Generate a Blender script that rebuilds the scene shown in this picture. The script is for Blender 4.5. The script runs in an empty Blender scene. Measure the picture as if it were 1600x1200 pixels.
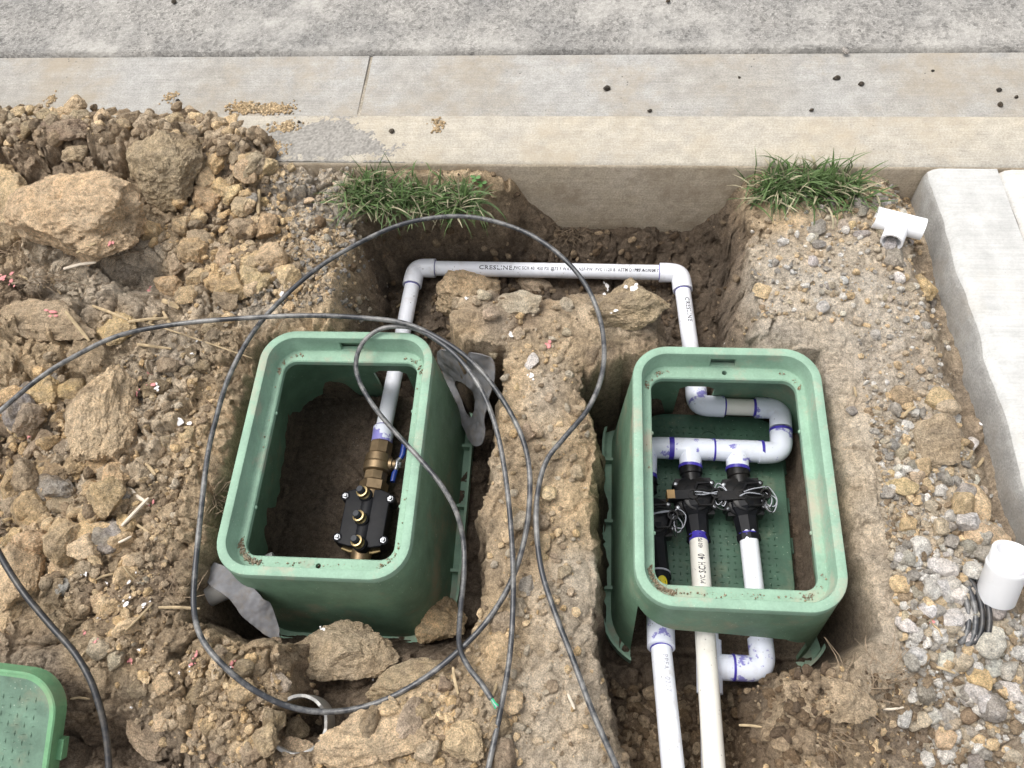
import bpy, bmesh, math, random
import numpy as np
from mathutils import Vector, Matrix

random.seed(7)
RNG = np.random.default_rng(11)
scene = bpy.context.scene
col = scene.collection

# ------------------------------------------------------------------ camera
F_PX, CX, CY, CAM_H = 1294.0, 800.0, 600.0, 1.2635
CR = np.array([[0.99503886, 0.07333009, -0.06723361],
               [0.03197732, -0.87568142, -0.48182933],
               [-0.09420781, 0.47728896, -0.87368194]])   # right, down, forward
cam_d = bpy.data.cameras.new('camera')
cam = bpy.data.objects.new('camera', cam_d)
col.objects.link(cam)
cam_d.sensor_fit = 'HORIZONTAL'
cam_d.sensor_width = 36.0
cam_d.lens = 36.0 * F_PX / 1600.0
cam_d.clip_start = 0.02
cam_d.clip_end = 500.0
M = Matrix.Identity(4)
for i in range(3):
    M[i][0] = CR[0][i]
    M[i][1] = -CR[1][i]
    M[i][2] = -CR[2][i]
M[2][3] = CAM_H
cam.matrix_world = M
scene.camera = cam

# ------------------------------------------------------------------ sky, sun, exposure
SUN_EL, SUN_AZ = 68.0, 285.0      # azimuth clockwise from +Y
world = bpy.data.worlds.new('World')
scene.world = world
world.use_nodes = True
wn = world.node_tree
for n in list(wn.nodes):
    wn.nodes.remove(n)
sky = wn.nodes.new('ShaderNodeTexSky')
sky.sky_type = 'NISHITA'
sky.sun_disc = False
sky.sun_elevation = math.radians(SUN_EL)
sky.sun_rotation = math.radians(SUN_AZ)
sky.air_density = 1.0
sky.dust_density = 6.0
hs = wn.nodes.new('ShaderNodeHueSaturation')      # cloud cover: greyer than a clear sky
hs.inputs['Saturation'].default_value = 0.22
bg = wn.nodes.new('ShaderNodeBackground')
bg.inputs['Strength'].default_value = 0.15
wo = wn.nodes.new('ShaderNodeOutputWorld')
wn.links.new(sky.outputs[0], hs.inputs['Color'])
wn.links.new(hs.outputs[0], bg.inputs['Color'])
wn.links.new(bg.outputs[0], wo.inputs['Surface'])

sun_d = bpy.data.lights.new('sun', 'SUN')
sun_d.energy = 0.85
sun_d.angle = math.radians(26)
sun_d.color = (1.0, 0.965, 0.91)
sun = bpy.data.objects.new('sun', sun_d)
col.objects.link(sun)
el, az = math.radians(SUN_EL), math.radians(SUN_AZ)
sdir = Vector((math.sin(az) * math.cos(el), math.cos(az) * math.cos(el), math.sin(el)))
sun.rotation_euler = sdir.to_track_quat('Z', 'Y').to_euler()
sun.location = (0, 0, 4)

scene.view_settings.view_transform = 'Standard'
scene.view_settings.look = 'None'
scene.view_settings.gamma = 1.0
scene.view_settings.use_curve_mapping = False
scene.view_settings.exposure = 0.6

# ------------------------------------------------------------------ geometry helpers
def P(u, v, z=0.0):
    """photo pixel -> point on the horizontal plane at height z"""
    d = CR.T @ np.array([(u - CX) / F_PX, (v - CY) / F_PX, 1.0])
    t = (z - CAM_H) / d[2]
    return Vector((t * d[0], t * d[1], z))

def PY(u, v, y):
    d = CR.T @ np.array([(u - CX) / F_PX, (v - CY) / F_PX, 1.0])
    t = y / d[1]
    return Vector((t * d[0], y, CAM_H + t * d[2]))

def depth(p):
    return float(CR[2] @ (np.array(p) - np.array([0, 0, CAM_H])))

def hash3(ix, iy, iz, seed):
    h = (ix.astype(np.int64) * 374761393 + iy.astype(np.int64) * 668265263 + iz.astype(np.int64) * 2147483647 + seed * 1274126177) & 0xffffffff
    h = ((h ^ (h >> 13)) * 1274126177) & 0xffffffff
    h = h ^ (h >> 16)
    h = (h * 2246822519) & 0xffffffff
    return ((h ^ (h >> 15)) & 0xffffff) / float(0xffffff)

def vnoise(x, y, z, seed=0):
    x, y, z = np.broadcast_arrays(x, y, z)
    fx, fy, fz = np.floor(x), np.floor(y), np.floor(z)
    tx, ty, tz = x - fx, y - fy, z - fz
    tx = tx * tx * (3 - 2 * tx); ty = ty * ty * (3 - 2 * ty); tz = tz * tz * (3 - 2 * tz)
    r = 0
    for a in (0, 1):
        for b in (0, 1):
            for c in (0, 1):
                w = (tx if a else 1 - tx) * (ty if b else 1 - ty) * (tz if c else 1 - tz)
                r = r + w * hash3(fx + a, fy + b, fz + c, seed)
    return r * 2 - 1

def fbm(x, y, z, octv=4, seed=0, gain=0.5):
    a, s, r = 1.0, 0.0, 0
    for o in range(octv):
        r = r + a * vnoise(x * 2 ** o, y * 2 ** o, z * 2 ** o, seed + o * 17)
        s += a
        a *= gain
    return r / s

def worley2(x, y, seed=0):
    """distance to nearest cell point, second nearest and the cell's random id"""
    fx, fy = np.floor(x), np.floor(y)
    d1 = np.full(x.shape, 9.0); d2 = d1.copy(); idv = np.zeros(x.shape); ox = idv.copy(); oy = idv.copy()
    for a in (-1, 0, 1):
        for b in (-1, 0, 1):
            cx, cy = fx + a, fy + b
            z0 = np.zeros_like(cx)
            px = cx + hash3(cx, cy, z0, seed); py = cy + hash3(cx, cy, z0, seed + 5)
            rid = hash3(cx, cy, z0, seed + 9)
            d = np.hypot(px - x, py - y)
            near = d < d1
            d2 = np.where(near, d1, np.minimum(d2, d))
            idv = np.where(near, rid, idv)
            ox = np.where(near, x - px, ox); oy = np.where(near, y - py, oy)
            d1 = np.where(near, d, d1)
    return d1, d2, idv, ox, oy

def facets(x, y, seed):
    """tilted broken blocks with grooves between them, about -1..1"""
    d1, d2, i, ox, oy = worley2(x, y, seed)
    t = np.modf(i * 37.7)[0] - 0.5; u = np.modf(i * 91.3)[0] - 0.5
    e = sstep(0.0, 0.16, d2 - d1)
    return ((i - 0.5) * 1.1 + 1.5 * (t * ox + u * oy)) * e - 0.8 * (1 - e), i

def sstep(a, b, x):
    t = np.clip((x - a) / (b - a), 0, 1)
    return t * t * (3 - 2 * t)

def poly_sdf(px, py, poly):
    """signed distance, negative inside"""
    d = np.full(px.shape, 1e9)
    inside = np.zeros(px.shape, bool)
    n = len(poly)
    for i in range(n):
        x0, y0 = poly[i]; x1, y1 = poly[(i + 1) % n]
        ex, ey = x1 - x0, y1 - y0
        wx, wy = px - x0, py - y0
        t = np.clip((wx * ex + wy * ey) / (ex * ex + ey * ey + 1e-12), 0, 1)
        d = np.minimum(d, (wx - ex * t) ** 2 + (wy - ey * t) ** 2)
        c = ((y0 > py) != (y1 > py)) & (px < (x1 - x0) * (py - y0) / ((y1 - y0) if y1 != y0 else 1e-12) + x0)
        inside ^= c
    d = np.sqrt(d)
    return np.where(inside, -d, d)

def wpoly(pxs, z=0.0):
    return [tuple(P(u, v, z)[:2]) for u, v in pxs]

class MB:
    """collects verts and faces of one mesh"""
    def __init__(s):
        s.v = []; s.f = []
    def add(s, v, f):
        o = len(s.v)
        s.v += [tuple(q) for q in v]
        s.f += [tuple(i + o for i in q) for q in f]
        return s
    def cyl(s, p0, p1, r0, r1=None, n=24, cap=True):
        r1 = r0 if r1 is None else r1
        p0, p1 = Vector(p0), Vector(p1)
        d = (p1 - p0).normalized()
        a = d.orthogonal().normalized(); b = d.cross(a)
        v = []
        for p, r in ((p0, r0), (p1, r1)):
            for i in range(n):
                t = 2 * math.pi * i / n
                v.append(p + (a * math.cos(t) + b * math.sin(t)) * r)
        f = [(i, (i + 1) % n, n + (i + 1) % n, n + i) for i in range(n)]
        if cap:
            f += [tuple(range(n - 1, -1, -1)), tuple(range(n, 2 * n))]
        return s.add(v, f)
    def lathe(s, p0, d, prof, n=28, closed=False, a=None):
        """prof: list of (distance along d, radius)"""
        p0, d = Vector(p0), Vector(d).normalized()
        a = (d.orthogonal() if a is None else Vector(a)).normalized(); b = d.cross(a)
        v = []
        for t, r in prof:
            for i in range(n):
                q = 2 * math.pi * i / n
                v.append(p0 + d * t + (a * math.cos(q) + b * math.sin(q)) * r)
        f = []
        m = len(prof)
        for k in range(m if closed else m - 1):
            for i in range(n):
                f.append((k * n + i, k * n + (i + 1) % n, ((k + 1) % m) * n + (i + 1) % n, ((k + 1) % m) * n + i))
        if not closed:
            f += [tuple(range(n - 1, -1, -1)), tuple(range((m - 1) * n, m * n))]
        return s.add(v, f)
    def box(s, c, sx, sy, sz, rot=None):
        R = rot if rot is not None else Matrix.Identity(3)
        c = Vector(c)
        v = [c + R @ Vector((x * sx / 2, y * sy / 2, z * sz / 2)) for x in (-1, 1) for y in (-1, 1) for z in (-1, 1)]
        return s.add(v, [(0, 1, 3, 2), (4, 6, 7, 5), (0, 4, 5, 1), (2, 3, 7, 6), (0, 2, 6, 4), (1, 5, 7, 3)])
    def prism(s, pts, z0, z1, frame=None):
        """pts: 2D outline counter-clockwise, frame: (origin, ex, ey, ez)"""
        o, ex, ey, ez = frame if frame else (Vector((0, 0, 0)), Vector((1, 0, 0)), Vector((0, 1, 0)), Vector((0, 0, 1)))
        n = len(pts)
        v = [o + ex * x + ey * y + ez * z0 for x, y in pts] + [o + ex * x + ey * y + ez * z1 for x, y in pts]
        f = [tuple(range(n - 1, -1, -1)), tuple(range(n, 2 * n))] + [(i, (i + 1) % n, n + (i + 1) % n, n + i) for i in range(n)]
        return s.add(v, f)
    def sweep(s, pts, r, n=12, cap=True):
        pts = [Vector(p) for p in pts]
        rr = r if hasattr(r, '__len__') else [r] * len(pts)
        m = len(pts)
        T = [(pts[min(i + 1, m - 1)] - pts[max(i - 1, 0)]).normalized() for i in range(m)]
        a = T[0].orthogonal().normalized()
        v = []
        for i in range(m):
            a = (a - T[i] * a.dot(T[i])).normalized()
            b = T[i].cross(a)
            for k in range(n):
                q = 2 * math.pi * k / n
                v.append(pts[i] + (a * math.cos(q) + b * math.sin(q)) * rr[i])
        f = []
        for i in range(m - 1):
            for k in range(n):
                f.append((i * n + k, i * n + (k + 1) % n, (i + 1) * n + (k + 1) % n, (i + 1) * n + k))
        if cap:
            f += [tuple(range(n - 1, -1, -1)), tuple(range((m - 1) * n, m * n))]
        return s.add(v, f)
    def build(s, name, mat, parent=None, smooth=None, world=True):
        me = bpy.data.meshes.new(name)
        me.from_pydata(s.v, [], s.f)
        me.update()
        return link(name, me, mat, parent, smooth, world)

def link(name, me, mat, parent=None, smooth=None, world=True):
    """smooth: angle in degrees below which edges are shaded smooth"""
    ob = bpy.data.objects.new(name, me)
    col.objects.link(ob)
    if mat is not None:
        me.materials.clear()
        me.materials.append(mat)
    if smooth:
        bm = bmesh.new(); bm.from_mesh(me)
        lim = math.radians(smooth)
        for fc in bm.faces:
            fc.smooth = True
        for e in bm.edges:
            e.smooth = len(e.link_faces) == 2 and e.calc_face_angle(0) < lim
        bm.to_mesh(me); bm.free()
    if parent is not None:
        ob.parent = parent
        if world:
            q = parent; m = Matrix.Identity(4)
            while q is not None:
                m = q.matrix_basis @ m if q.parent is None else q.matrix_parent_inverse @ q.matrix_basis @ m
                q = q.parent
            ob.matrix_parent_inverse = m.inverted()
    return ob

def thing(name, label, cat, loc=(0, 0, 0), group=None):
    o = bpy.data.objects.new(name, None)
    o.empty_display_size = 0.05
    col.objects.link(o)
    o.location = loc
    return tag(o, label, cat, group)

def tag(o, label, cat, group=None):
    o['label'] = label
    o['category'] = cat
    if group:
        o['group'] = group
    return o

def struct(o, kind='structure'):
    o['kind'] = kind
    return o

def boolean(ob, cutter, op='DIFFERENCE'):
    m = ob.modifiers.new('b', 'BOOLEAN')
    m.operation = op
    m.solver = 'EXACT'
    m.object = cutter
    dg = bpy.context.evaluated_depsgraph_get()
    me = bpy.data.meshes.new_from_object(ob.evaluated_get(dg))
    old = ob.data
    mats = [x for x in old.materials]
    ob.modifiers.clear()
    ob.data = me
    me.materials.clear()
    for x in mats:
        me.materials.append(x)
    bpy.data.objects.remove(cutter)
    return ob

def spline(pts, per=10):
    """Catmull-Rom through the points"""
    p = [Vector(q) for q in pts]
    p = [p[0] * 2 - p[1]] + p + [p[-1] * 2 - p[-2]]
    out = []
    for i in range(1, len(p) - 2):
        for k in range(per):
            t = k / per
            a, b, c, d = p[i - 1], p[i], p[i + 1], p[i + 2]
            out.append(0.5 * ((2 * b) + (c - a) * t + (2 * a - 5 * b + 4 * c - d) * t * t + (3 * b - a - 3 * c + d) * t ** 3))
    out.append(p[-2])
    return out

# ------------------------------------------------------------------ materials
def nodes(name):
    m = bpy.data.materials.new(name)
    m.use_nodes = True
    nt = m.node_tree
    b = nt.nodes['Principled BSDF']
    return m, nt, b

class NT:
    def __init__(s, nt): s.nt = nt
    def n(s, t, **kw):
        x = s.nt.nodes.new(t)
        for k, v in kw.items():
            if k.startswith('_'): setattr(x, k[1:], v)
            else: x.inputs[k.replace('_', ' ')].default_value = v
        return x
    def l(s, a, b): s.nt.links.new(a, b)
    def noise(s, scale, detail=4, rough=0.55, coord=None):
        x = s.n('ShaderNodeTexNoise', Scale=scale, Detail=detail, Roughness=rough)
        if coord is not None: s.l(coord, x.inputs['Vector'])
        return x
    def ramp(s, src, stops):
        r = s.n('ShaderNodeValToRGB')
        e = r.color_ramp.elements
        while len(e) < len(stops): e.new(0.5)
        for q, (p, c) in zip(e, stops):
            q.position = p
            q.color = (c, c, c, 1) if not hasattr(c, '__len__') else (*c, 1)
        s.l(src, r.inputs[0])
        return r
    def mix(s, fac, a, b, mode='MIX'):
        x = s.n('ShaderNodeMix', _data_type='RGBA', _blend_type=mode)
        for sock, val in ((x.inputs[0], fac), (x.inputs[6], a), (x.inputs[7], b)):
            if hasattr(val, 'links'): s.l(val, sock)
            elif hasattr(val, '__len__'): sock.default_value = (*val, 1)
            else: sock.default_value = val
        return x.outputs[2]
    def bump(s, h, strength, dist, normal=None):
        x = s.n('ShaderNodeBump', Strength=strength, Distance=dist)
        s.l(h, x.inputs['Height'])
        if normal is not None: s.l(normal, x.inputs['Normal'])
        return x.outputs[0]

def mat_soil(name, source):
    """source: 'attr' = colour attribute of the mesh, 'object' = the object's own colour"""
    m, nt, b = nodes(name); N = NT(nt)
    geo = N.n('ShaderNodeNewGeometry').outputs['Position']
    if source == 'attr':
        a = N.n('ShaderNodeAttribute', _attribute_name='Col').outputs['Color']
    else:
        a = N.n('ShaderNodeObjectInfo').outputs['Color']
        dm = N.ramp(N.noise(38, 5, 0.7, geo).outputs[0], [(0.42, 0.0), (0.62, 0.55)]).outputs[0]
        a = N.mix(dm, a, (0.36, 0.295, 0.215))
        if source == 'stone':
            a = N.mix(0.6, a, N.n('ShaderNodeObjectInfo').outputs['Color'])
        wt = N.ramp(N.noise(9, 5, 0.65, geo).outputs[0], [(0.50, 0.0), (0.66, 0.6)]).outputs[0]
        if source == 'object':
            a = N.mix(wt, a, (0.19, 0.145, 0.10))
    n1 = N.noise(14, 6, 0.65, geo); n2 = N.noise(95, 5, 0.7, geo); n3 = N.noise(420, 3, 0.7, geo)
    c = N.mix(N.ramp(n1.outputs[0], [(0.3, 0.0), (0.7, 1.0)]).outputs[0], a, (1.06, 1.0, 0.92), 'MULTIPLY')
    c = N.mix(0.85, c, N.ramp(n2.outputs[0], [(0.3, 0.62), (0.6, 1.42)]).outputs[0], 'MULTIPLY')
    c = N.mix(0.8, c, N.ramp(n3.outputs[0], [(0.32, 0.6), (0.62, 1.45)]).outputs[0], 'MULTIPLY')
    vo = N.n('ShaderNodeTexVoronoi', Scale=150.0); N.l(geo, vo.inputs['Vector'])
    sp = N.ramp(vo.outputs['Distance'], [(0.10, 1.0), (0.17, 0.0)]).outputs[0]
    gate = N.ramp(N.noise(30, 2, 0.5, geo).outputs[0], [(0.56, 0.0), (0.64, 0.55)]).outputs[0]
    spk = N.n('ShaderNodeMath', _operation='MULTIPLY'); N.l(sp, spk.inputs[0]); N.l(gate, spk.inputs[1])
    c = N.mix(spk.outputs[0], c, (0.42, 0.39, 0.34))
    N.l(c, b.inputs['Base Color'])
    b.inputs['Roughness'].default_value = 0.95
    b.inputs['Specular IOR Level'].default_value = 0.15
    b1 = N.bump(N.noise(70, 8, 0.75, geo).outputs[0], 0.9, 0.016)
    b2 = N.bump(n3.outputs[0], 0.8, 0.004, b1)
    N.l(b2, b.inputs['Normal'])
    return m

def mat_concrete(name, base, base2, grain=(0.8, 1.1), scale=1.0, aggregate=0.0, spots=0.0, stain=(0.3, 0.24, 0.16), stain_amt=0.0, bump=0.25):
    m, nt, b = nodes(name); N = NT(nt)
    geo = N.n('ShaderNodeNewGeometry').outputs['Position']
    big = N.noise(2.2 * scale, 6, 0.62, geo); med = N.noise(18 * scale, 5, 0.6, geo); fine = N.noise(260, 4, 0.7, geo)
    c = N.mix(N.ramp(big.outputs[0], [(0.38, 0.0), (0.62, 1.0)]).outputs[0], base, base2)
    c = N.mix(0.7, c, N.ramp(med.outputs[0], [(0.3, 0.76), (0.7, 1.14)]).outputs[0], 'MULTIPLY')
    c = N.mix(1.0, c, N.ramp(fine.outputs[0], [(0.3, grain[0]), (0.7, grain[1])]).outputs[0], 'MULTIPLY')
    mp = N.n('ShaderNodeMapping'); mp.inputs['Scale'].default_value = (9, 260, 260); N.l(geo, mp.inputs['Vector'])
    br = N.noise(1.0, 3, 0.6, mp.outputs[0])
    c = N.mix(0.8, c, N.ramp(br.outputs[0], [(0.3, 0.88), (0.7, 1.08)]).outputs[0], 'MULTIPLY')
    pv = N.n('ShaderNodeTexVoronoi', Scale=210.0); N.l(geo, pv.inputs['Vector'])
    pg = N.n('ShaderNodeMath', _operation='MULTIPLY'); N.l(N.ramp(pv.outputs['Distance'], [(0.12, 1.0), (0.22, 0.0)]).outputs[0], pg.inputs[0])
    N.l(N.ramp(N.noise(28, 4, 0.7, geo).outputs[0], [(0.5, 0.0), (0.65, 0.6)]).outputs[0], pg.inputs[1])
    c = N.mix(pg.outputs[0], c, tuple(k * 0.45 for k in base))
    h = fine.outputs[0]
    if aggregate:
        vo = N.n('ShaderNodeTexVoronoi', Scale=125.0); N.l(geo, vo.inputs['Vector'])
        vc = N.ramp(vo.outputs['Color'], [(0.0, 0.42), (0.35, 0.9), (1.0, 1.3)])
        c = N.mix(aggregate, c, vc.outputs[0], 'MULTIPLY')
        h = vo.outputs['Distance']
    if stain_amt:
        st = N.noise(3.1 * scale, 7, 0.7, geo)
        c = N.mix(N.ramp(st.outputs[0], [(0.48, 0.0), (0.68, stain_amt)]).outputs[0], c, stain)
    if spots:
        vo = N.n('ShaderNodeTexVoronoi', Scale=55.0); N.l(geo, vo.inputs['Vector'])
        sp = N.ramp(vo.outputs['Distance'], [(0.07, 1.0), (0.13, 0.0)]).outputs[0]
        gt = N.ramp(N.noise(6, 3, 0.6, geo).outputs[0], [(0.5, 0.0), (0.6, spots)]).outputs[0]
        k = N.n('ShaderNodeMath', _operation='MULTIPLY'); N.l(sp, k.inputs[0]); N.l(gt, k.inputs[1])
        c = N.mix(k.outputs[0], c, (0.06, 0.055, 0.05))
    N.l(c, b.inputs['Base Color'])
    b.inputs['Roughness'].default_value = 0.9
    b.inputs['Specular IOR Level'].default_value = 0.2
    N.l(N.bump(h, bump, 0.003, N.bump(med.outputs[0], 0.2, 0.006)), b.inputs['Normal'])
    return m

def mat_plastic(name, base, rough=0.45, dust=(0.35, 0.29, 0.2), dust_amt=0.35, specks=0.5, speck_col=(0.55, 0.62, 0.5), mott=(0.8, 1.15), bump=0.06, spec=0.4):
    m, nt, b = nodes(name); N = NT(nt)
    geo = N.n('ShaderNodeNewGeometry').outputs['Position']
    n1 = N.noise(22, 5, 0.6, geo); n2 = N.noise(240, 3, 0.6, geo)
    c = N.mix(1.0, base, N.ramp(n1.outputs[0], [(0.3, mott[0]), (0.7, mott[1])]).outputs[0], 'MULTIPLY')
    c = N.mix(0.5, c, N.ramp(n2.outputs[0], [(0.3, 0.85), (0.7, 1.12)]).outputs[0], 'MULTIPLY')
    d = N.noise(9, 8, 0.72, geo)
    c = N.mix(N.ramp(d.outputs[0], [(0.53, 0.0), (0.68, dust_amt)]).outputs[0], c, dust)
    if specks:
        vo = N.n('ShaderNodeTexVoronoi', Scale=130.0); N.l(geo, vo.inputs['Vector'])
        sp = N.ramp(vo.outputs['Distance'], [(0.08, 1.0), (0.15, 0.0)]).outputs[0]
        gt = N.ramp(N.noise(15, 3, 0.6, geo).outputs[0], [(0.5, 0.0), (0.62, specks)]).outputs[0]
        k = N.n('ShaderNodeMath', _operation='MULTIPLY'); N.l(sp, k.inputs[0]); N.l(gt, k.inputs[1])
        c = N.mix(k.outputs[0], c, speck_col)
    N.l(c, b.inputs['Base Color'])
    r = N.ramp(d.outputs[0], [(0.4, rough), (0.7, min(1.0, rough + 0.35))])
    N.l(r.outputs[0], b.inputs['Roughness'])
    b.inputs['Specular IOR Level'].default_value = spec
    N.l(N.bump(n2.outputs[0], bump, 0.002), b.inputs['Normal'])
    return m

def mat_pvc(name, base, mud=0.6, primer=0.0):
    m, nt, b = nodes(name); N = NT(nt)
    geo = N.n('ShaderNodeNewGeometry').outputs['Position']
    c = N.mix(1.0, base, N.ramp(N.noise(12, 4, 0.6, geo).outputs[0], [(0.3, 0.93), (0.7, 1.03)]).outputs[0], 'MULTIPLY')
    d = N.noise(26, 7, 0.75, geo)
    c = N.mix(N.ramp(d.outputs[0], [(0.53, 0.0), (0.74, mud * 0.55)]).outputs[0], c, (0.36, 0.31, 0.25))
    vo = N.n('ShaderNodeTexVoronoi', Scale=120.0); N.l(geo, vo.inputs['Vector'])
    sp = N.ramp(vo.outputs['Distance'], [(0.10, 1.0), (0.2, 0.0)]).outputs[0]
    gt = N.ramp(N.noise(34, 3, 0.7, geo).outputs[0], [(0.55, 0.0), (0.62, mud)]).outputs[0]
    k = N.n('ShaderNodeMath', _operation='MULTIPLY'); N.l(sp, k.inputs[0]); N.l(gt, k.inputs[1])
    c = N.mix(k.outputs[0], c, (0.07, 0.055, 0.04))
    if primer:
        pn = N.noise(30, 5, 0.62, geo)
        c = N.mix(N.ramp(pn.outputs[0], [(0.575, 0.0), (0.61, primer)]).outputs[0], c, (0.07, 0.045, 0.42))
    N.l(c, b.inputs['Base Color'])
    b.inputs['Roughness'].default_value = 0.32
    b.inputs['Specular IOR Level'].default_value = 0.45
    b.inputs['Subsurface Weight'].default_value = 0.0
    return m

def mat_simple(name, base, rough=0.5, metal=0.0, spec=0.5, var=0.2, scale=40, dirt=0.0, dirt_col=(0.3, 0.24, 0.17)):
    m, nt, b = nodes(name); N = NT(nt)
    geo = N.n('ShaderNodeNewGeometry').outputs['Position']
    c = N.mix(1.0, base, N.ramp(N.noise(scale, 4, 0.6, geo).outputs[0], [(0.3, 1 - var), (0.7, 1 + var)]).outputs[0], 'MULTIPLY')
    if dirt:
        c = N.mix(N.ramp(N.noise(scale * 0.8, 7, 0.75, geo).outputs[0], [(0.46, 0.0), (0.64, dirt)]).outputs[0], c, dirt_col)
    N.l(c, b.inputs['Base Color'])
    b.inputs['Roughness'].default_value = rough
    b.inputs['Metallic'].default_value = metal
    b.inputs['Specular IOR Level'].default_value = spec
    return m

def mat_attr_plain():
    m, nt, b = nodes('grit'); N = NT(nt)
    a = N.n('ShaderNodeAttribute', _attribute_name='Col').outputs['Color']
    N.l(a, b.inputs['Base Color']); b.inputs['Roughness'].default_value = 0.95; b.inputs['Specular IOR Level'].default_value = 0.1
    return m

def mat_grass():
    m, nt, b = nodes('grass_blade'); N = NT(nt)
    a = N.n('ShaderNodeAttribute', _attribute_name='Col').outputs['Color']
    N.l(a, b.inputs['Base Color'])
    b.inputs['Roughness'].default_value = 0.55
    b.inputs['Specular IOR Level'].default_value = 0.3
    tr = N.n('ShaderNodeBsdfTranslucent'); N.l(a, tr.inputs['Color'])
    mx = N.n('ShaderNodeMixShader'); mx.inputs[0].default_value = 0.22
    out = nt.nodes['Material Output']
    N.l(b.outputs[0], mx.inputs[1]); N.l(tr.outputs[0], mx.inputs[2]); N.l(mx.outputs[0], out.inputs['Surface'])
    return m

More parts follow.
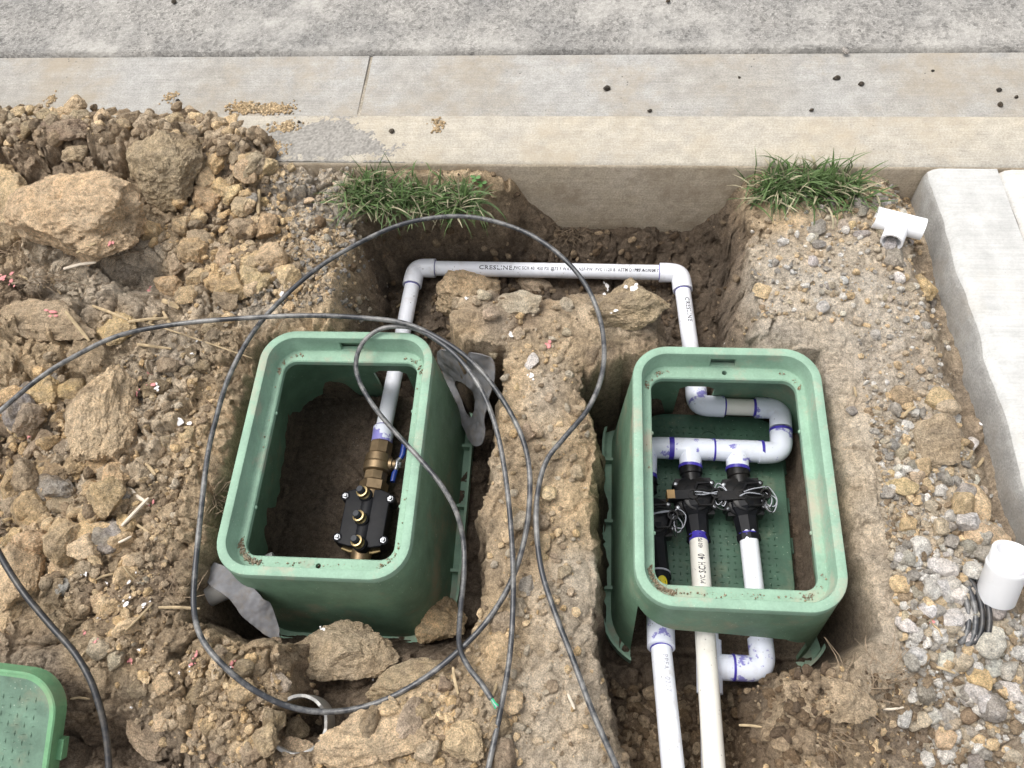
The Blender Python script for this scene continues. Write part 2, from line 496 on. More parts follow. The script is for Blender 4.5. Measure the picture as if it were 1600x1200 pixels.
MAT = {
    'soil': mat_soil('soil', 'attr'),
    'clod': mat_soil('clod', 'object'),
    'stone': mat_soil('stone', 'stone'),
    'road': mat_concrete('road_surface', (0.235, 0.228, 0.215), (0.33, 0.315, 0.29), (0.5, 1.35), 1.6, aggregate=0.85, stain=(0.50, 0.48, 0.44), stain_amt=0.65, bump=0.5),
    'gutter': mat_concrete('gutter_concrete', (0.385, 0.375, 0.352), (0.35, 0.33, 0.295), (0.72, 1.17), 1.5, spots=0.85, stain=(0.33, 0.275, 0.20), stain_amt=0.65),
    'curb': mat_concrete('curb_concrete', (0.465, 0.42, 0.34), (0.43, 0.40, 0.345), (0.72, 1.18), 1.8, spots=0.4, stain=(0.38, 0.315, 0.225), stain_amt=0.6),
    'curb_back': mat_concrete('curb_concrete_form_face', (0.50, 0.42, 0.31), (0.56, 0.48, 0.375), (0.7, 1.15), 3.0, stain=(0.26, 0.2, 0.135), stain_amt=0.7, bump=0.5),
    'slab': mat_concrete('new_concrete', (0.54, 0.54, 0.525), (0.49, 0.485, 0.465), (0.9, 1.06), 1.0, stain=(0.52, 0.48, 0.41), stain_amt=0.5),
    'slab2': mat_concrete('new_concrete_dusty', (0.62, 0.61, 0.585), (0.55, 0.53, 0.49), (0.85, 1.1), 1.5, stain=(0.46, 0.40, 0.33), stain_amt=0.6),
    'slab_face': mat_concrete('formed_edge_shaded', (0.40, 0.395, 0.375), (0.34, 0.33, 0.31), (0.75, 1.15), 2.0, stain=(0.26, 0.22, 0.17), stain_amt=0.5, bump=0.5),  # formed, soil-stained side; its shade is put into the colour too
    'green': mat_plastic('green_plastic_lit', (0.25, 0.39, 0.288), 0.62, dust=(0.42, 0.36, 0.28), dust_amt=0.75, mott=(0.84, 1.1)),  # rim green lightened: its light from above is in the colour
    'green_wall': mat_plastic('green_plastic_shaded', (0.15, 0.258, 0.17), 0.47, dust_amt=0.6, specks=0.9),  # same plastic as the rim, wall shade put into its colour
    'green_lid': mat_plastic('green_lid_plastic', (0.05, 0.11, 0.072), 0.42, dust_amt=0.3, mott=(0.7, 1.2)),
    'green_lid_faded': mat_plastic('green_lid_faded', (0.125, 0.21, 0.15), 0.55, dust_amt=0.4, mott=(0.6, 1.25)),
    'green_skirt': mat_plastic('green_lid_skirt', (0.15, 0.33, 0.17), 0.45, dust_amt=0.3),
    'pvc': mat_pvc('pvc_pipe', (0.80, 0.82, 0.875), 0.8),
    'pvc_cream': mat_pvc('pvc_cream', (0.76, 0.735, 0.67), 0.5),
    'pvc_fit': mat_pvc('pvc_fitting', (0.72, 0.755, 0.845), 0.55, primer=0.75),
    'pvc_new': mat_pvc('pvc_new', (0.84, 0.845, 0.86), 0.06),
    'pvc_old': mat_pvc('pvc_old', (0.40, 0.395, 0.375), 1.0),
    'primer': mat_simple('purple_primer', (0.05, 0.035, 0.33), 0.35, var=0.35, scale=60),
    'ink': mat_simple('print_ink', (0.035, 0.035, 0.045), 0.6, var=0.4, scale=300),
    'ink_faint': mat_simple('worn_ink', (0.42, 0.42, 0.48), 0.6, var=0.3, scale=200),
    'black': mat_simple('black_plastic', (0.008, 0.008, 0.009), 0.36, spec=0.22, var=0.4, dirt=0.2, dirt_col=(0.05, 0.04, 0.03)),
    'black_matte': mat_simple('black_cast', (0.009, 0.0095, 0.012), 0.5, spec=0.16, var=0.3, dirt=0.2, dirt_col=(0.035, 0.032, 0.028)),
    'cap': mat_simple('cap_rubber', (0.03, 0.033, 0.04), 0.55),
    'brass': mat_simple('dull_brass', (0.235, 0.17, 0.10), 0.5, 0.8, var=0.25, dirt=0.35, dirt_col=(0.16, 0.11, 0.06)),
    'brass_bright': mat_simple('bright_brass', (0.42, 0.32, 0.16), 0.36, 0.9),
    'steel': mat_simple('zinc_steel', (0.34, 0.35, 0.37), 0.4, 0.9),
    'blue': mat_simple('blue_vinyl', (0.008, 0.03, 0.19), 0.4),
    'cable': mat_simple('cable_jacket', (0.03, 0.032, 0.037), 0.36, var=0.3, scale=23, dirt=0.6, dirt_col=(0.36, 0.35, 0.325)),
    'cable_clean': mat_simple('cable_jacket_clean', (0.014, 0.015, 0.018), 0.4, var=0.3, scale=60, dirt=0.3, dirt_col=(0.2, 0.17, 0.13)),
    'wire_white': mat_simple('wire_white', (0.36, 0.37, 0.41), 0.4),
    'wire_black': mat_simple('wire_black', (0.012, 0.012, 0.012), 0.35),
    'wire_green': mat_simple('wire_green', (0.02, 0.35, 0.16), 0.4),
    'yellow': mat_simple('yellow_sticker', (0.75, 0.6, 0.02), 0.5),
    'wood': mat_simple('scraped_tan', (0.45, 0.28, 0.12), 0.7),
    'felt': mat_simple('grey_fabric', (0.20, 0.20, 0.21), 0.85, spec=0.15, var=0.18, scale=55, dirt=0.4, dirt_col=(0.2, 0.16, 0.11)),
    'straw': mat_simple('straw', (0.40, 0.31, 0.19), 0.8, spec=0.2, var=0.35, scale=60),
    'pale_straw': mat_simple('pale_bark', (0.66, 0.58, 0.47), 0.8, spec=0.2, var=0.2),
    'pink': mat_simple('pink_marking_paint', (0.62, 0.26, 0.25), 0.8, spec=0.2, var=0.3, scale=120),
    'white_flake': mat_simple('white_flake', (0.78, 0.76, 0.74), 0.8, spec=0.2),
    'root': mat_simple('root_fibre', (0.25, 0.19, 0.13), 0.9, spec=0.1, var=0.4),
    'grass': mat_grass(),
}

# ------------------------------------------------------------------ the ground: one height field with the excavation in it
CURB_Y0, CURB_Y1 = 1.203, 1.352
BOX_W, BOX_L = 0.320, 0.459
BOX_LEFT = (-0.4392, 0.5609, math.radians(0.88))
BOX_RIGHT = (0.2345, 0.5489, math.radians(0.65))
SLAB_A = P(1447, 262); SLAB_B = P(1600, 750)
def slab_x(y):
    return SLAB_A.x + (SLAB_B.x - SLAB_A.x) * (y - SLAB_A.y) / (SLAB_B.y - SLAB_A.y)

PIT = wpoly([(548, 480), (545, 322), (600, 318), (660, 314), (745, 306), (790, 262)]) + [(-0.16, 1.26), (0.29, 1.26)] + wpoly([
    (1165, 290), (1185, 335), (1176, 420), (1150, 495), (1185, 535), (1275, 560), (1318, 620), (1332, 720), (1342, 850), (1385, 915),
    (1392, 980), (1335, 1042), (1222, 1052), (1214, 1130), (1236, 1230), (1250, 1420),
    (950, 1420), (985, 1210), (945, 1090), (928, 1000), (924, 900), (924, 800), (927, 700), (914, 600), (912, 552),
    (1038, 522), (1042, 455), (1000, 436), (900, 437), (800, 444), (712, 446), (702, 490), (722, 522), (784, 524),
    (788, 570), (775, 660), (758, 790), (750, 900), (742, 960), (728, 1020), (640, 1085), (560, 1118), (500, 1160), (440, 1180), (412, 1130), (428, 1060),
    (432, 1008), (330, 988), (275, 965), (268, 900), (303, 830), (338, 740), (350, 660), (378, 570), (400, 515), (470, 502)])
PILE = wpoly([(440, 290), (447, 250), (430, 205), (395, 182), (345, 170), (180, 166), (0, 158), (-500, 150), (-500, 300)], 0.02)

def make_axis(a0, a1, step, far0, far1):
    lo = a0 - np.geomspace(0.02, a0 - far0, 16)[::-1]
    hi = a1 + np.geomspace(0.02, far1 - a1, 16)
    return np.concatenate([lo, np.arange(a0, a1, step), [a1], hi])

STEP = 0.0029
gx = make_axis(-1.62, 0.74, STEP, -60.0, 60.0)
gy = make_axis(-0.12, 1.43, STEP, -60.0, 60.0)
X, Y = np.meshgrid(gx, gy)          # rows: y
def box_local(b):
    c, s = math.cos(b[2]), math.sin(b[2])
    return c * (X - b[0]) + s * (Y - b[1]), -s * (X - b[0]) + c * (Y - b[1])

wx = X + 0.016 * fbm(X * 11, Y * 11, 0 * X, 3, 3) + 0.006 * fbm(X * 45, Y * 45, 0 * X, 2, 5)
wy = Y + 0.016 * fbm(X * 11, Y * 11, 0 * X + 7, 3, 4) + 0.006 * fbm(X * 45, Y * 45, 0 * X + 3, 2, 6)
sd = poly_sdf(wx, wy, PIT)
fine_zone = (X > -1.65) & (X < 0.76) & (Y > -0.14) & (Y < 1.45)

def blob(u, v, ru, rv, z=0.0):
    """soft round region given by a photo pixel and radii in metres"""
    c = P(u, v, z)
    return np.exp(-(((X - c.x) / ru) ** 2 + ((Y - c.y) / rv) ** 2))

top = -0.016 - 0.012 * sstep(0.35, 0.6, X) + 0.014 * fbm(X * 4, Y * 4, 0 * X, 4, 21)
top = top - 0.022 * sstep(-0.25, -0.05, X) * sstep(0.22, 0.1, X)             # the rib between the boxes stands a little lower
top += 0.035 * blob(120, 380, 0.28, 0.16) + 0.03 * blob(20, 540, 0.2, 0.1)
top -= 0.06 * blob(215, 425, 0.09, 0.035) + 0.05 * blob(60, 585, 0.16, 0.028)
top -= 0.10 * blob(130, 1150, 0.10, 0.055) + 0.05 * blob(250, 1195, 0.12, 0.03)
top -= 0.055 * blob(1450, 1160, 0.10, 0.07) + 0.03 * blob(1560, 1180, 0.1, 0.1)
top += 0.022 * blob(1290, 1090, 0.08, 0.03)
top -= 0.055 * sstep(-0.075, -0.012, X - (slab_x(1.2) + (1.2 - Y) * 0.067) + 0.012 * fbm(X * 9, Y * 9, 0 * X, 3, 44))
top -= 0.03 * blob(330, 355, 0.07, 0.035)
floor = -0.306 + 0 * X
floor += 0.052 * sstep(0.86, 0.95, Y)
floor += 0.135 * sstep(0.315, 0.25, Y) * sstep(-0.7, -0.55, X) * sstep(0.0, -0.08, X)
floor += 0.115 * sstep(0.27, 0.08, Y) * sstep(0.0, 0.05, X)
floor += 0.015 * fbm(X * 9, Y * 9, 0 * X, 4, 33)
# soil left under the foot of the curb
lip = sstep(1.135, 1.20, Y + 0.02 * fbm(X * 13, 0 * X, 0 * X, 3, 51))
under = -0.205 + 0.03 * fbm(X * 9, 0 * X, 0 * X, 3, 52) + 0.13 * sstep(0.20, 0.31, X) + 0.12 * sstep(-0.06, -0.18, X)
floor = floor * (1 - lip) + under * lip
wall = sstep(-0.002, 0.032, -sd)
shoulder = sstep(0.05, -0.005, sd)                                           # crumbled edge
h = (top - 0.014 * shoulder) * (1 - wall) + floor * wall
# the spoil heap that spills over the curb
sp = poly_sdf(wx, wy, PILE)
pile = sstep(0.02, -0.07, sp)
heap = 0.012 + 0.055 * sstep(0.0, -0.16, sp) + 0.018 * fbm(X * 8, Y * 8, 0 * X, 4, 61)
h = np.where(sp < 0.02, np.maximum(h, -0.03) * (1 - pile) + heap * pile, h)
# clumps and grains
f1, idc = facets(wx * 15, wy * 15, 71)
f2, idb = facets(wx * 36, wy * 36, 72)
f3, idd = facets(wx * 85, wy * 85, 73)
clump = 0.021 * f1 + 0.010 * f2 + 0.0038 * f3
rough = 0.30 + 0.5 * pile + 0.55 * (X < -0.45) * (1 - wall) + 0.35 * sstep(-0.06, 0.02, sd) * sstep(0.06, 0.0, sd)
rough = np.clip(1.15 * rough + 0.6 * fbm(X * 5, Y * 5, 0 * X, 3, 81), 0.12, 1.3)
calm = np.clip(sstep(-0.27, -0.22, X) * sstep(0.10, 0.05, X) * sstep(1.0, 0.9, Y) + sstep(0.34, 0.40, X) * 0.8, 0, 1)      # compact cut clay
rough = rough * (1 - 0.62 * calm)
rough = np.where(wall > 0.9, 0.55, rough)
h = h + clump * rough + 0.007 * fbm(X * 30, Y * 30, 0 * X, 4, 91) + 0.0035 * fbm(X * 110, Y * 110, 0 * X, 3, 92)
# the trench bottom was dug clear for the pipes
def carve(a, b, drop=0.026, r0=0.030, r1=0.070):
    global h
    ex, ey = b[0] - a[0], b[1] - a[1]
    t = np.clip(((X - a[0]) * ex + (Y - a[1]) * ey) / (ex * ex + ey * ey), 0, 1)
    d = np.hypot(X - a[0] - ex * t, Y - a[1] - ey * t)
    lim = a[2] + (b[2] - a[2]) * t - drop + np.maximum(d - r0, 0) * 3.5 + 0.25 * clump
    h = np.where(d < r1 + 0.06, np.minimum(h, lim), h)
DR = P(466, 1130, -0.034)
h = np.where(np.hypot(X - DR.x, Y - DR.y) < 0.037, np.minimum(h, -0.115 + clump * 0.3), h)
PA, PB = P(649, 421, -0.215), P(1063, 424, -0.215)
carve(PA, PB); carve(PA, P(600, 668, -0.235)); carve(PB, P(1087, 602, -0.215))
# inside the boxes the soil was levelled
for b, lv in ((BOX_LEFT, -0.27), (BOX_RIGHT, -0.292)):
    lx, ly = box_local(b)
    ins = (np.abs(lx) < BOX_W / 2 + 0.012) & (np.abs(ly) < BOX_L / 2 + 0.012)
    h = np.where(ins, lv + 0.25 * clump + 0.006 * fbm(X * 20, Y * 20, 0 * X, 3, 95), h)
# under the slab, the curb and the road nothing of the soil may show
h = np.where((X > slab_x(1.2) + (1.2 - Y) * 0.067 + 0.006) & (Y < 1.25), -0.16, h)
h = np.where((Y > CURB_Y0 + 0.004) & (sp > 0.015), -0.42, h)
h = np.where(Y > CURB_Y1 + 0.06, -0.42, h)
h = np.where(fine_zone | (Y > 1.2), h, np.where(X > 0.7, -0.16, 0.002 * fbm(X, Y, 0 * X, 2, 3)))

# colour of the soil, with shade painted inside the boxes: dry yellow clay, damp dark subsoil, grey limestone fines
tan = np.array([0.47, 0.36, 0.228]); brown = np.array([0.195, 0.152, 0.112]); damp = np.array([0.078, 0.062, 0.048])
grey = np.array([0.37, 0.345, 0.305]); mid = np.array([0.325, 0.256, 0.174])
def lerp(c, t, k):
    return c * (1 - t[..., None]) + k * t[..., None]
C = np.zeros(X.shape + (3,)) + mid
vary = fbm(X * 7, Y * 7, 0 * X, 4, 101)
C = lerp(C, sstep(0.0, 0.5, vary) * 0.7, tan)
C = lerp(C, sstep(0.0, 0.42, -vary) * 0.75, brown)
C = lerp(C, pile * 0.55, np.array([0.25, 0.20, 0.15]))
C = lerp(C, sstep(0.1, 0.45, fbm(X * 3.3, Y * 3.3, 0 * X + 9, 4, 131)) * 0.6, np.array([0.42, 0.375, 0.31]))
C = lerp(C, sstep(0.36, 0.45, X) * 0.55, np.array([0.42, 0.365, 0.29]))
g = np.clip(blob(480, 300, 0.09, 0.10) * 1.2 + blob(420, 440, 0.12, 0.05) + blob(350, 480, 0.1, 0.03) * 0.6 + blob(1260, 460, 0.14, 0.10) * 0.7 + blob(1400, 600, 0.07, 0.25) * 0.7 + blob(1480, 950, 0.10, 0.12) * 0.6
            + blob(840, 620, 0.04, 0.12) * 0.5 + blob(970, 470, 0.08, 0.04) * 0.7, 0, 1)
C = lerp(C, g * np.clip(0.75 + 0.5 * fbm(X * 16, Y * 16, 0 * X, 3, 111), 0, 1), grey)
darker = np.clip(blob(1450, 1170, 0.13, 0.07) + blob(130, 1150, 0.14, 0.06) + 0.5 * blob(260, 990, 0.1, 0.08), 0, 1)
C = lerp(C, darker * 0.75, brown * 0.75)  # three soft patches of darker brown
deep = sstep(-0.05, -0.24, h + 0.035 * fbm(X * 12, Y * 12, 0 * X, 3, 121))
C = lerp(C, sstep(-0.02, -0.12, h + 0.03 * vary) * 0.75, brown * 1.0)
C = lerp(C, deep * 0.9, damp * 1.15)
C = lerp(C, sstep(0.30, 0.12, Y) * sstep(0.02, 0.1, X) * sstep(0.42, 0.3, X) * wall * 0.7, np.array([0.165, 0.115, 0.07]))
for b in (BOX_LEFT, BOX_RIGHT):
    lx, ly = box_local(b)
    C = lerp(C, ((np.abs(lx) < BOX_W / 2) & (np.abs(ly) < BOX_L / 2)) * 0.9, damp * 0.95)  # shade of the box interiors painted into the soil colour
C *= 1.25 * (1 + (0.34 * (idb - 0.5)) * (1 - wall) + wall * 0.22 * fbm(X * 45, Y * 45, h * 45, 3, 141))[..., None]

ny, nx = X.shape
# spade-cut faces: push steep parts sideways with noise in three dimensions
gyh, gxh = np.gradient(h, gy, gx)
steep = sstep(0.7, 2.2, np.hypot(gxh, gyh)) * fine_zone * (Y < CURB_Y0 - 0.02) * (h > -0.32)
for b in (BOX_LEFT, BOX_RIGHT):
    lx, ly = box_local(b)
    steep = steep * ~((np.abs(lx) < BOX_W / 2 + 0.045) & (np.abs(ly) < BOX_L / 2 + 0.045))
steep = steep * (X < slab_x(1.2) + (1.2 - Y) * 0.067 - 0.03)
XD = X + steep * (0.016 * fbm(X * 24, Y * 24, h * 24, 4, 151) + 0.005 * fbm(X * 90, Y * 90, h * 90, 2, 152))
YD = Y + steep * (0.016 * fbm(X * 24 + 50, Y * 24, h * 24, 4, 153) + 0.005 * fbm(X * 90 + 50, Y * 90, h * 90, 2, 154))
verts = np.stack([XD, YD, h], -1).reshape(-1, 3)
idx = np.arange(nx * ny).reshape(ny, nx)
quads = np.stack([idx[:-1, :-1], idx[:-1, 1:], idx[1:, 1:], idx[1:, :-1]], -1).reshape(-1, 4)
def np_mesh(name, v, f, colors=None, smooth=True):
    me = bpy.data.meshes.new(name)
    k = f.shape[1]
    me.vertices.add(len(v)); me.vertices.foreach_set('co', np.ascontiguousarray(v, np.float32).ravel())
    me.loops.add(f.size); me.loops.foreach_set('vertex_index', np.ascontiguousarray(f, np.int32).ravel())
    me.polygons.add(len(f)); me.polygons.foreach_set('loop_start', np.arange(0, f.size, k, dtype=np.int32))
    me.polygons.foreach_set('use_smooth', np.full(len(f), smooth))
    me.update(calc_edges=True)
    if colors is not None:
        a = me.color_attributes.new('Col', 'FLOAT_COLOR', 'POINT')
        rgba = np.ones((len(v), 4), np.float32); rgba[:, :3] = colors
        a.data.foreach_set('color', rgba.ravel())
    return me
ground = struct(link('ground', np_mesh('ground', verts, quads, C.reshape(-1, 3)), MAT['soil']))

def hz(x, y):
    """height of the soil at world x, y (arrays)"""
    x = np.atleast_1d(np.asarray(x, float)); y = np.atleast_1d(np.asarray(y, float))
    i = np.clip(np.searchsorted(gx, x) - 1, 0, nx - 2); j = np.clip(np.searchsorted(gy, y) - 1, 0, ny - 2)
    a = np.clip((x - gx[i]) / (gx[i + 1] - gx[i]), 0, 1); b = np.clip((y - gy[j]) / (gy[j + 1] - gy[j]), 0, 1)
    return (h[j, i] * (1 - a) + h[j, i + 1] * a) * (1 - b) + (h[j + 1, i] * (1 - a) + h[j + 1, i + 1] * a) * b

def on_ground(u, v):
    """where the view ray of a photo pixel meets the soil"""
    prev = None
    for z in np.linspace(0.16, -0.34, 126):
        p = P(u, v, float(z))
        g_ = float(hz(p.x, p.y)[0])
        if g_ >= z:
            return Vector((p.x, p.y, g_))
    return P(u, v, -0.3)

# ------------------------------------------------------------------ curb, gutter, road, slab
def extrude_x(name, prof, x0, x1, mat, parent=None, nseg=1, jitter=0.0):
    """profile in (y, z), swept along x"""
    mb = MB()
    n = len(prof)
    xs = [x0 + (x1 - x0) * k / nseg for k in range(nseg + 1)]
    v = []
    for x in xs:
        for y, z in prof:
            v.append((x, y, z))
    f = []
    for k in range(nseg):
        for i in range(n):
            f.append((k * n + i, k * n + (i + 1) % n, (k + 1) * n + (i + 1) % n, (k + 1) * n + i))
    f += [tuple(range(n - 1, -1, -1)), tuple(range(nseg * n, nseg * n + n))]
    return mb.add(v, f).build(name, mat, parent, smooth=35)

JOINT_X = P(571, 130, -0.145).x
curb = bpy.data.objects.new('curb', None); col.objects.link(curb); struct(curb)
c0, c1 = CURB_Y0, CURB_Y1
cprof = [(c0, -0.24), (c0, -0.010), (c0 + 0.003, -0.004), (c0 + 0.010, 0.0), (c1 - 0.022, 0.0), (c1 - 0.010, -0.003), (c1 - 0.003, -0.010), (c1 + 0.012, -0.16), (c1 + 0.012, -0.24)]
JC = JOINT_X - 0.02
for xa, xb in ((-40.0, 40.0),):
    o = extrude_x('curb_section', cprof[::-1], xa, xb, MAT['curb'], curb)
    o.data.materials.append(MAT['curb_back'])
    for p in o.data.polygons:
        if p.normal.y < -0.7:
            p.material_index = 1
gutter = bpy.data.objects.new('gutter', None); col.objects.link(gutter); struct(gutter)
gprof = [(c1 + 0.004, -0.16), (c1 + 0.004, -0.30), (1.703, -0.30), (1.703, -0.146), (1.700, -0.143), (1.60, -0.145), (c1 + 0.05, -0.150)]
for xa, xb in ((-40.0, JOINT_X - 0.0045), (JOINT_X + 0.0045, 40.0)):
    extrude_x('gutter_panel', gprof, xa, xb, MAT['gutter'], gutter)
MB().box((JOINT_X, 1.53, -0.1985), 0.0088, 0.345, 0.10).build('joint_filler', mat_concrete('joint_dirt', (0.30, 0.265, 0.21), (0.38, 0.34, 0.28), (0.6, 1.3), 6), gutter)
# road: fine near strip with a slightly ragged edge, then out to the horizon
xr = np.concatenate([[-60, -20, -6], np.arange(-2.2, 2.2, 0.012), [6, 20, 60]])
yr_ = np.array([1.706, 1.712, 1.73, 1.80, 2.2, 4.0, 12.0, 60.0])
RX, RY = np.meshgrid(xr, yr_)
RZ = -0.1385 + 0 * RX + 0.0022 * fbm(RX * 30, RY * 30, 0 * RX, 3, 8)
RY[0] += 0.006 * fbm(xr * 14, 0 * xr, 0 * xr, 4, 9) * (np.abs(xr) < 3)
RZ[0] = -0.16
ri = np.arange(RX.size).reshape(RX.shape)
rq = np.stack([ri[:-1, :-1], ri[:-1, 1:], ri[1:, 1:], ri[1:, :-1]], -1).reshape(-1, 4)
struct(link('road', np_mesh('road', np.stack([RX, RY, RZ], -1).reshape(-1, 3), rq), MAT['road']))

# new concrete walk on the right, its edge not quite square to the curb
walk = bpy.data.objects.new('walkway', None); col.objects.link(walk); struct(walk)
ya, yb = c0 - 0.006, -30.0
def edge_x(y): return slab_x(1.2) + (1.2 - y) * 0.067 if y > -1 else slab_x(1.2) + 2.2 * 0.067
def slab(name, x_off0, x_off1, z, y0, y1, mat='slab'):
    ys = list(np.arange(y0, max(y1, -0.6), -0.01)) + ([y1] if y1 < -0.6 else [])
    v, f = [], []
    prof = [(0, -0.15), (0.0, z - 0.022), (0.004, z - 0.010), (0.012, z - 0.003), (0.024, z)]
    n = len(prof) + 2
    for y in ys:
        e = edge_x(y)
        j = 0.0025 * math.sin(y * 31) + 0.0035 * float(fbm(np.array([y * 22]), np.array([0.0]), np.array([0.0]), 3, 14)[0])
        for dx, zz in prof:
            v.append((e + x_off0 + dx + j, y, zz))
        v.append((e + x_off1, y, z)); v.append((e + x_off1, y, -0.15))
    for k in range(len(ys) - 1):
        for i in range(n):
            f.append((k * n + i, (k + 1) * n + i, (k + 1) * n + (i + 1) % n, k * n + (i + 1) % n))
    f += [tuple(range(n)), tuple(range((len(ys) - 1) * n + n - 1, (len(ys) - 1) * n - 1, -1))]
    o = MB().add(v, f).build(name, MAT[mat], walk, smooth=50)
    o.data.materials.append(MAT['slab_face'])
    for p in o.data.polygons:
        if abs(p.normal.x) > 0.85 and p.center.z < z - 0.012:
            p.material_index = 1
    return o
slab('walkway_slab', 0.0, 0.13, 0.002, ya, yb)
slab('walkway_slab', 0.134, 6.0, 0.0, ya, yb, 'slab2')

# ------------------------------------------------------------------ soil lumps and stones
def ico(sub):
    bm = bmesh.new()
    bmesh.ops.create_icosphere(bm, subdivisions=sub, radius=1.0)
    v = np.array([q.co[:] for q in bm.verts]); f = np.array([[q.index for q in fc.verts] for fc in bm.faces])
    bm.free()
    return v, f
ICO = {k: ico(k) for k in (1, 2, 3, 4, 5, 6)}

def rock_shape(sub, seed, planes=11, noise=0.10, sharp=0.75, fine=0.03):
    """a sphere cut by random planes, then crumbled"""
    r = np.random.default_rng(seed)
    v, f = ICO[sub]
    n = r.normal(size=(planes, 3)); n /= np.linalg.norm(n, axis=1)[:, None]
    d = r.uniform(0.55, 0.95, planes)
    dots = v @ n.T
    rad = np.where(dots > 0.05, d / np.maximum(dots, 0.05), 9.0)
    rad = np.minimum(rad.min(1), 1.08)
    rad = rad * sharp + (1 - sharp) * 0.8
    p = v * rad[:, None]
    s = r.uniform(0, 100)
    if noise:
        p = p * (1 + noise * fbm(p[:, 0] * 1.7 + s, p[:, 1] * 1.7, p[:, 2] * 1.7, 4, seed % 97))[:, None]
    if fine and sub >= 3:
        n1 = fbm(p[:, 0] * 2.3 + s, p[:, 1] * 2.3, p[:, 2] * 2.3, 3, seed % 89 + 3)
        q = n1 * 5.0
        ter = (np.floor(q) + sstep(0.35, 0.65, q - np.floor(q))) / 5.0          # broken ledges
        n2 = fbm(p[:, 0] * 7 + s, p[:, 1] * 7, p[:, 2] * 7, 4, seed % 79)
        n3 = fbm(p[:, 0] * 24, p[:, 1] * 24 + s, p[:, 2] * 24, 2, seed % 83)
        p = p * (1 + fine * (1.5 * ter + 0.55 * n2 + 0.22 * n3))[:, None]
    return p, f

CLODS = [np_mesh('clod_shape', *rock_shape(4, 300 + k, 9 + k % 4, 0.12, 0.9, 0.12), smooth=False) for k in range(12)]
STONES = [np_mesh('stone_shape', *rock_shape(3, 500 + k, 12, 0.08, 0.95, 0.03), smooth=False) for k in range(10)]
for me in CLODS:
    me.materials.append(MAT['clod'])
for me in STONES:
    me.materials.append(MAT['stone'])

COLS = {'tan': (0.62, 0.48, 0.305), 'ochre': (0.58, 0.43, 0.25), 'brown': (0.29, 0.225, 0.155), 'dark': (0.135, 0.10, 0.07), 'grey': (0.34, 0.32, 0.29),
        'pale': (0.48, 0.42, 0.33), 'white': (0.62, 0.605, 0.575), 'slate': (0.30, 0.285, 0.26), 'mid': (0.45, 0.365, 0.262), 'damp': (0.17, 0.122, 0.078)}
def tint(name, amt=0.12):
    c = COLS[name]; k = 1 + random.uniform(-amt, amt)
    return (c[0] * k, c[1] * k * random.uniform(0.97, 1.03), c[2] * k * random.uniform(0.93, 1.07), 1.0)

def lump(name, u, v, w, hh, thick, color, label, cat='clod', yaw=0.0, sub=5, seed=0, sink=0.36, group=None, tilt=(0, 0), planes=10, noise=0.12, sharp=0.88, fine=0.13, zoff=0.0, ground_z=None):
    """one named lump: centre and size in photo pixels, resting in the soil below it"""
    p = on_ground(u, v) if ground_z is None else P(u, v, ground_z)
    k = depth(p) / F_PX
    a, b = w / 2 * k * 1.0, hh / 2 * k * 1.08
    c = thick * min(a, b)
    vv, f = rock_shape(sub, seed or (abs(hash((u, v))) % 9973), planes, noise, sharp, fine)
    vv = vv / np.abs(vv).max(0)
    me = np_mesh(name, vv * np.array([a, b, c]), f, smooth=False)
    ob = link(name, me, MAT['stone' if cat == 'stone' else 'clod'])
    z = min(float(hz(p.x + dx, p.y + dy)[0]) for dx in (-a * 0.4, 0, a * 0.4) for dy in (-b * 0.4, 0, b * 0.4)) if ground_z is None else ground_z
    if ground_z is None:
        z = 0.5 * z + 0.5 * p.z
    zc = z + c * (0.85 - sink * 1.6) + zoff
    p = P(u, v, zc)
    ob.location = (p.x, p.y, zc)
    ob.rotation_euler = (tilt[0], tilt[1], yaw)
    ob.color = tint(color, 0.05)
    tag(ob, label, cat, group)
    return ob

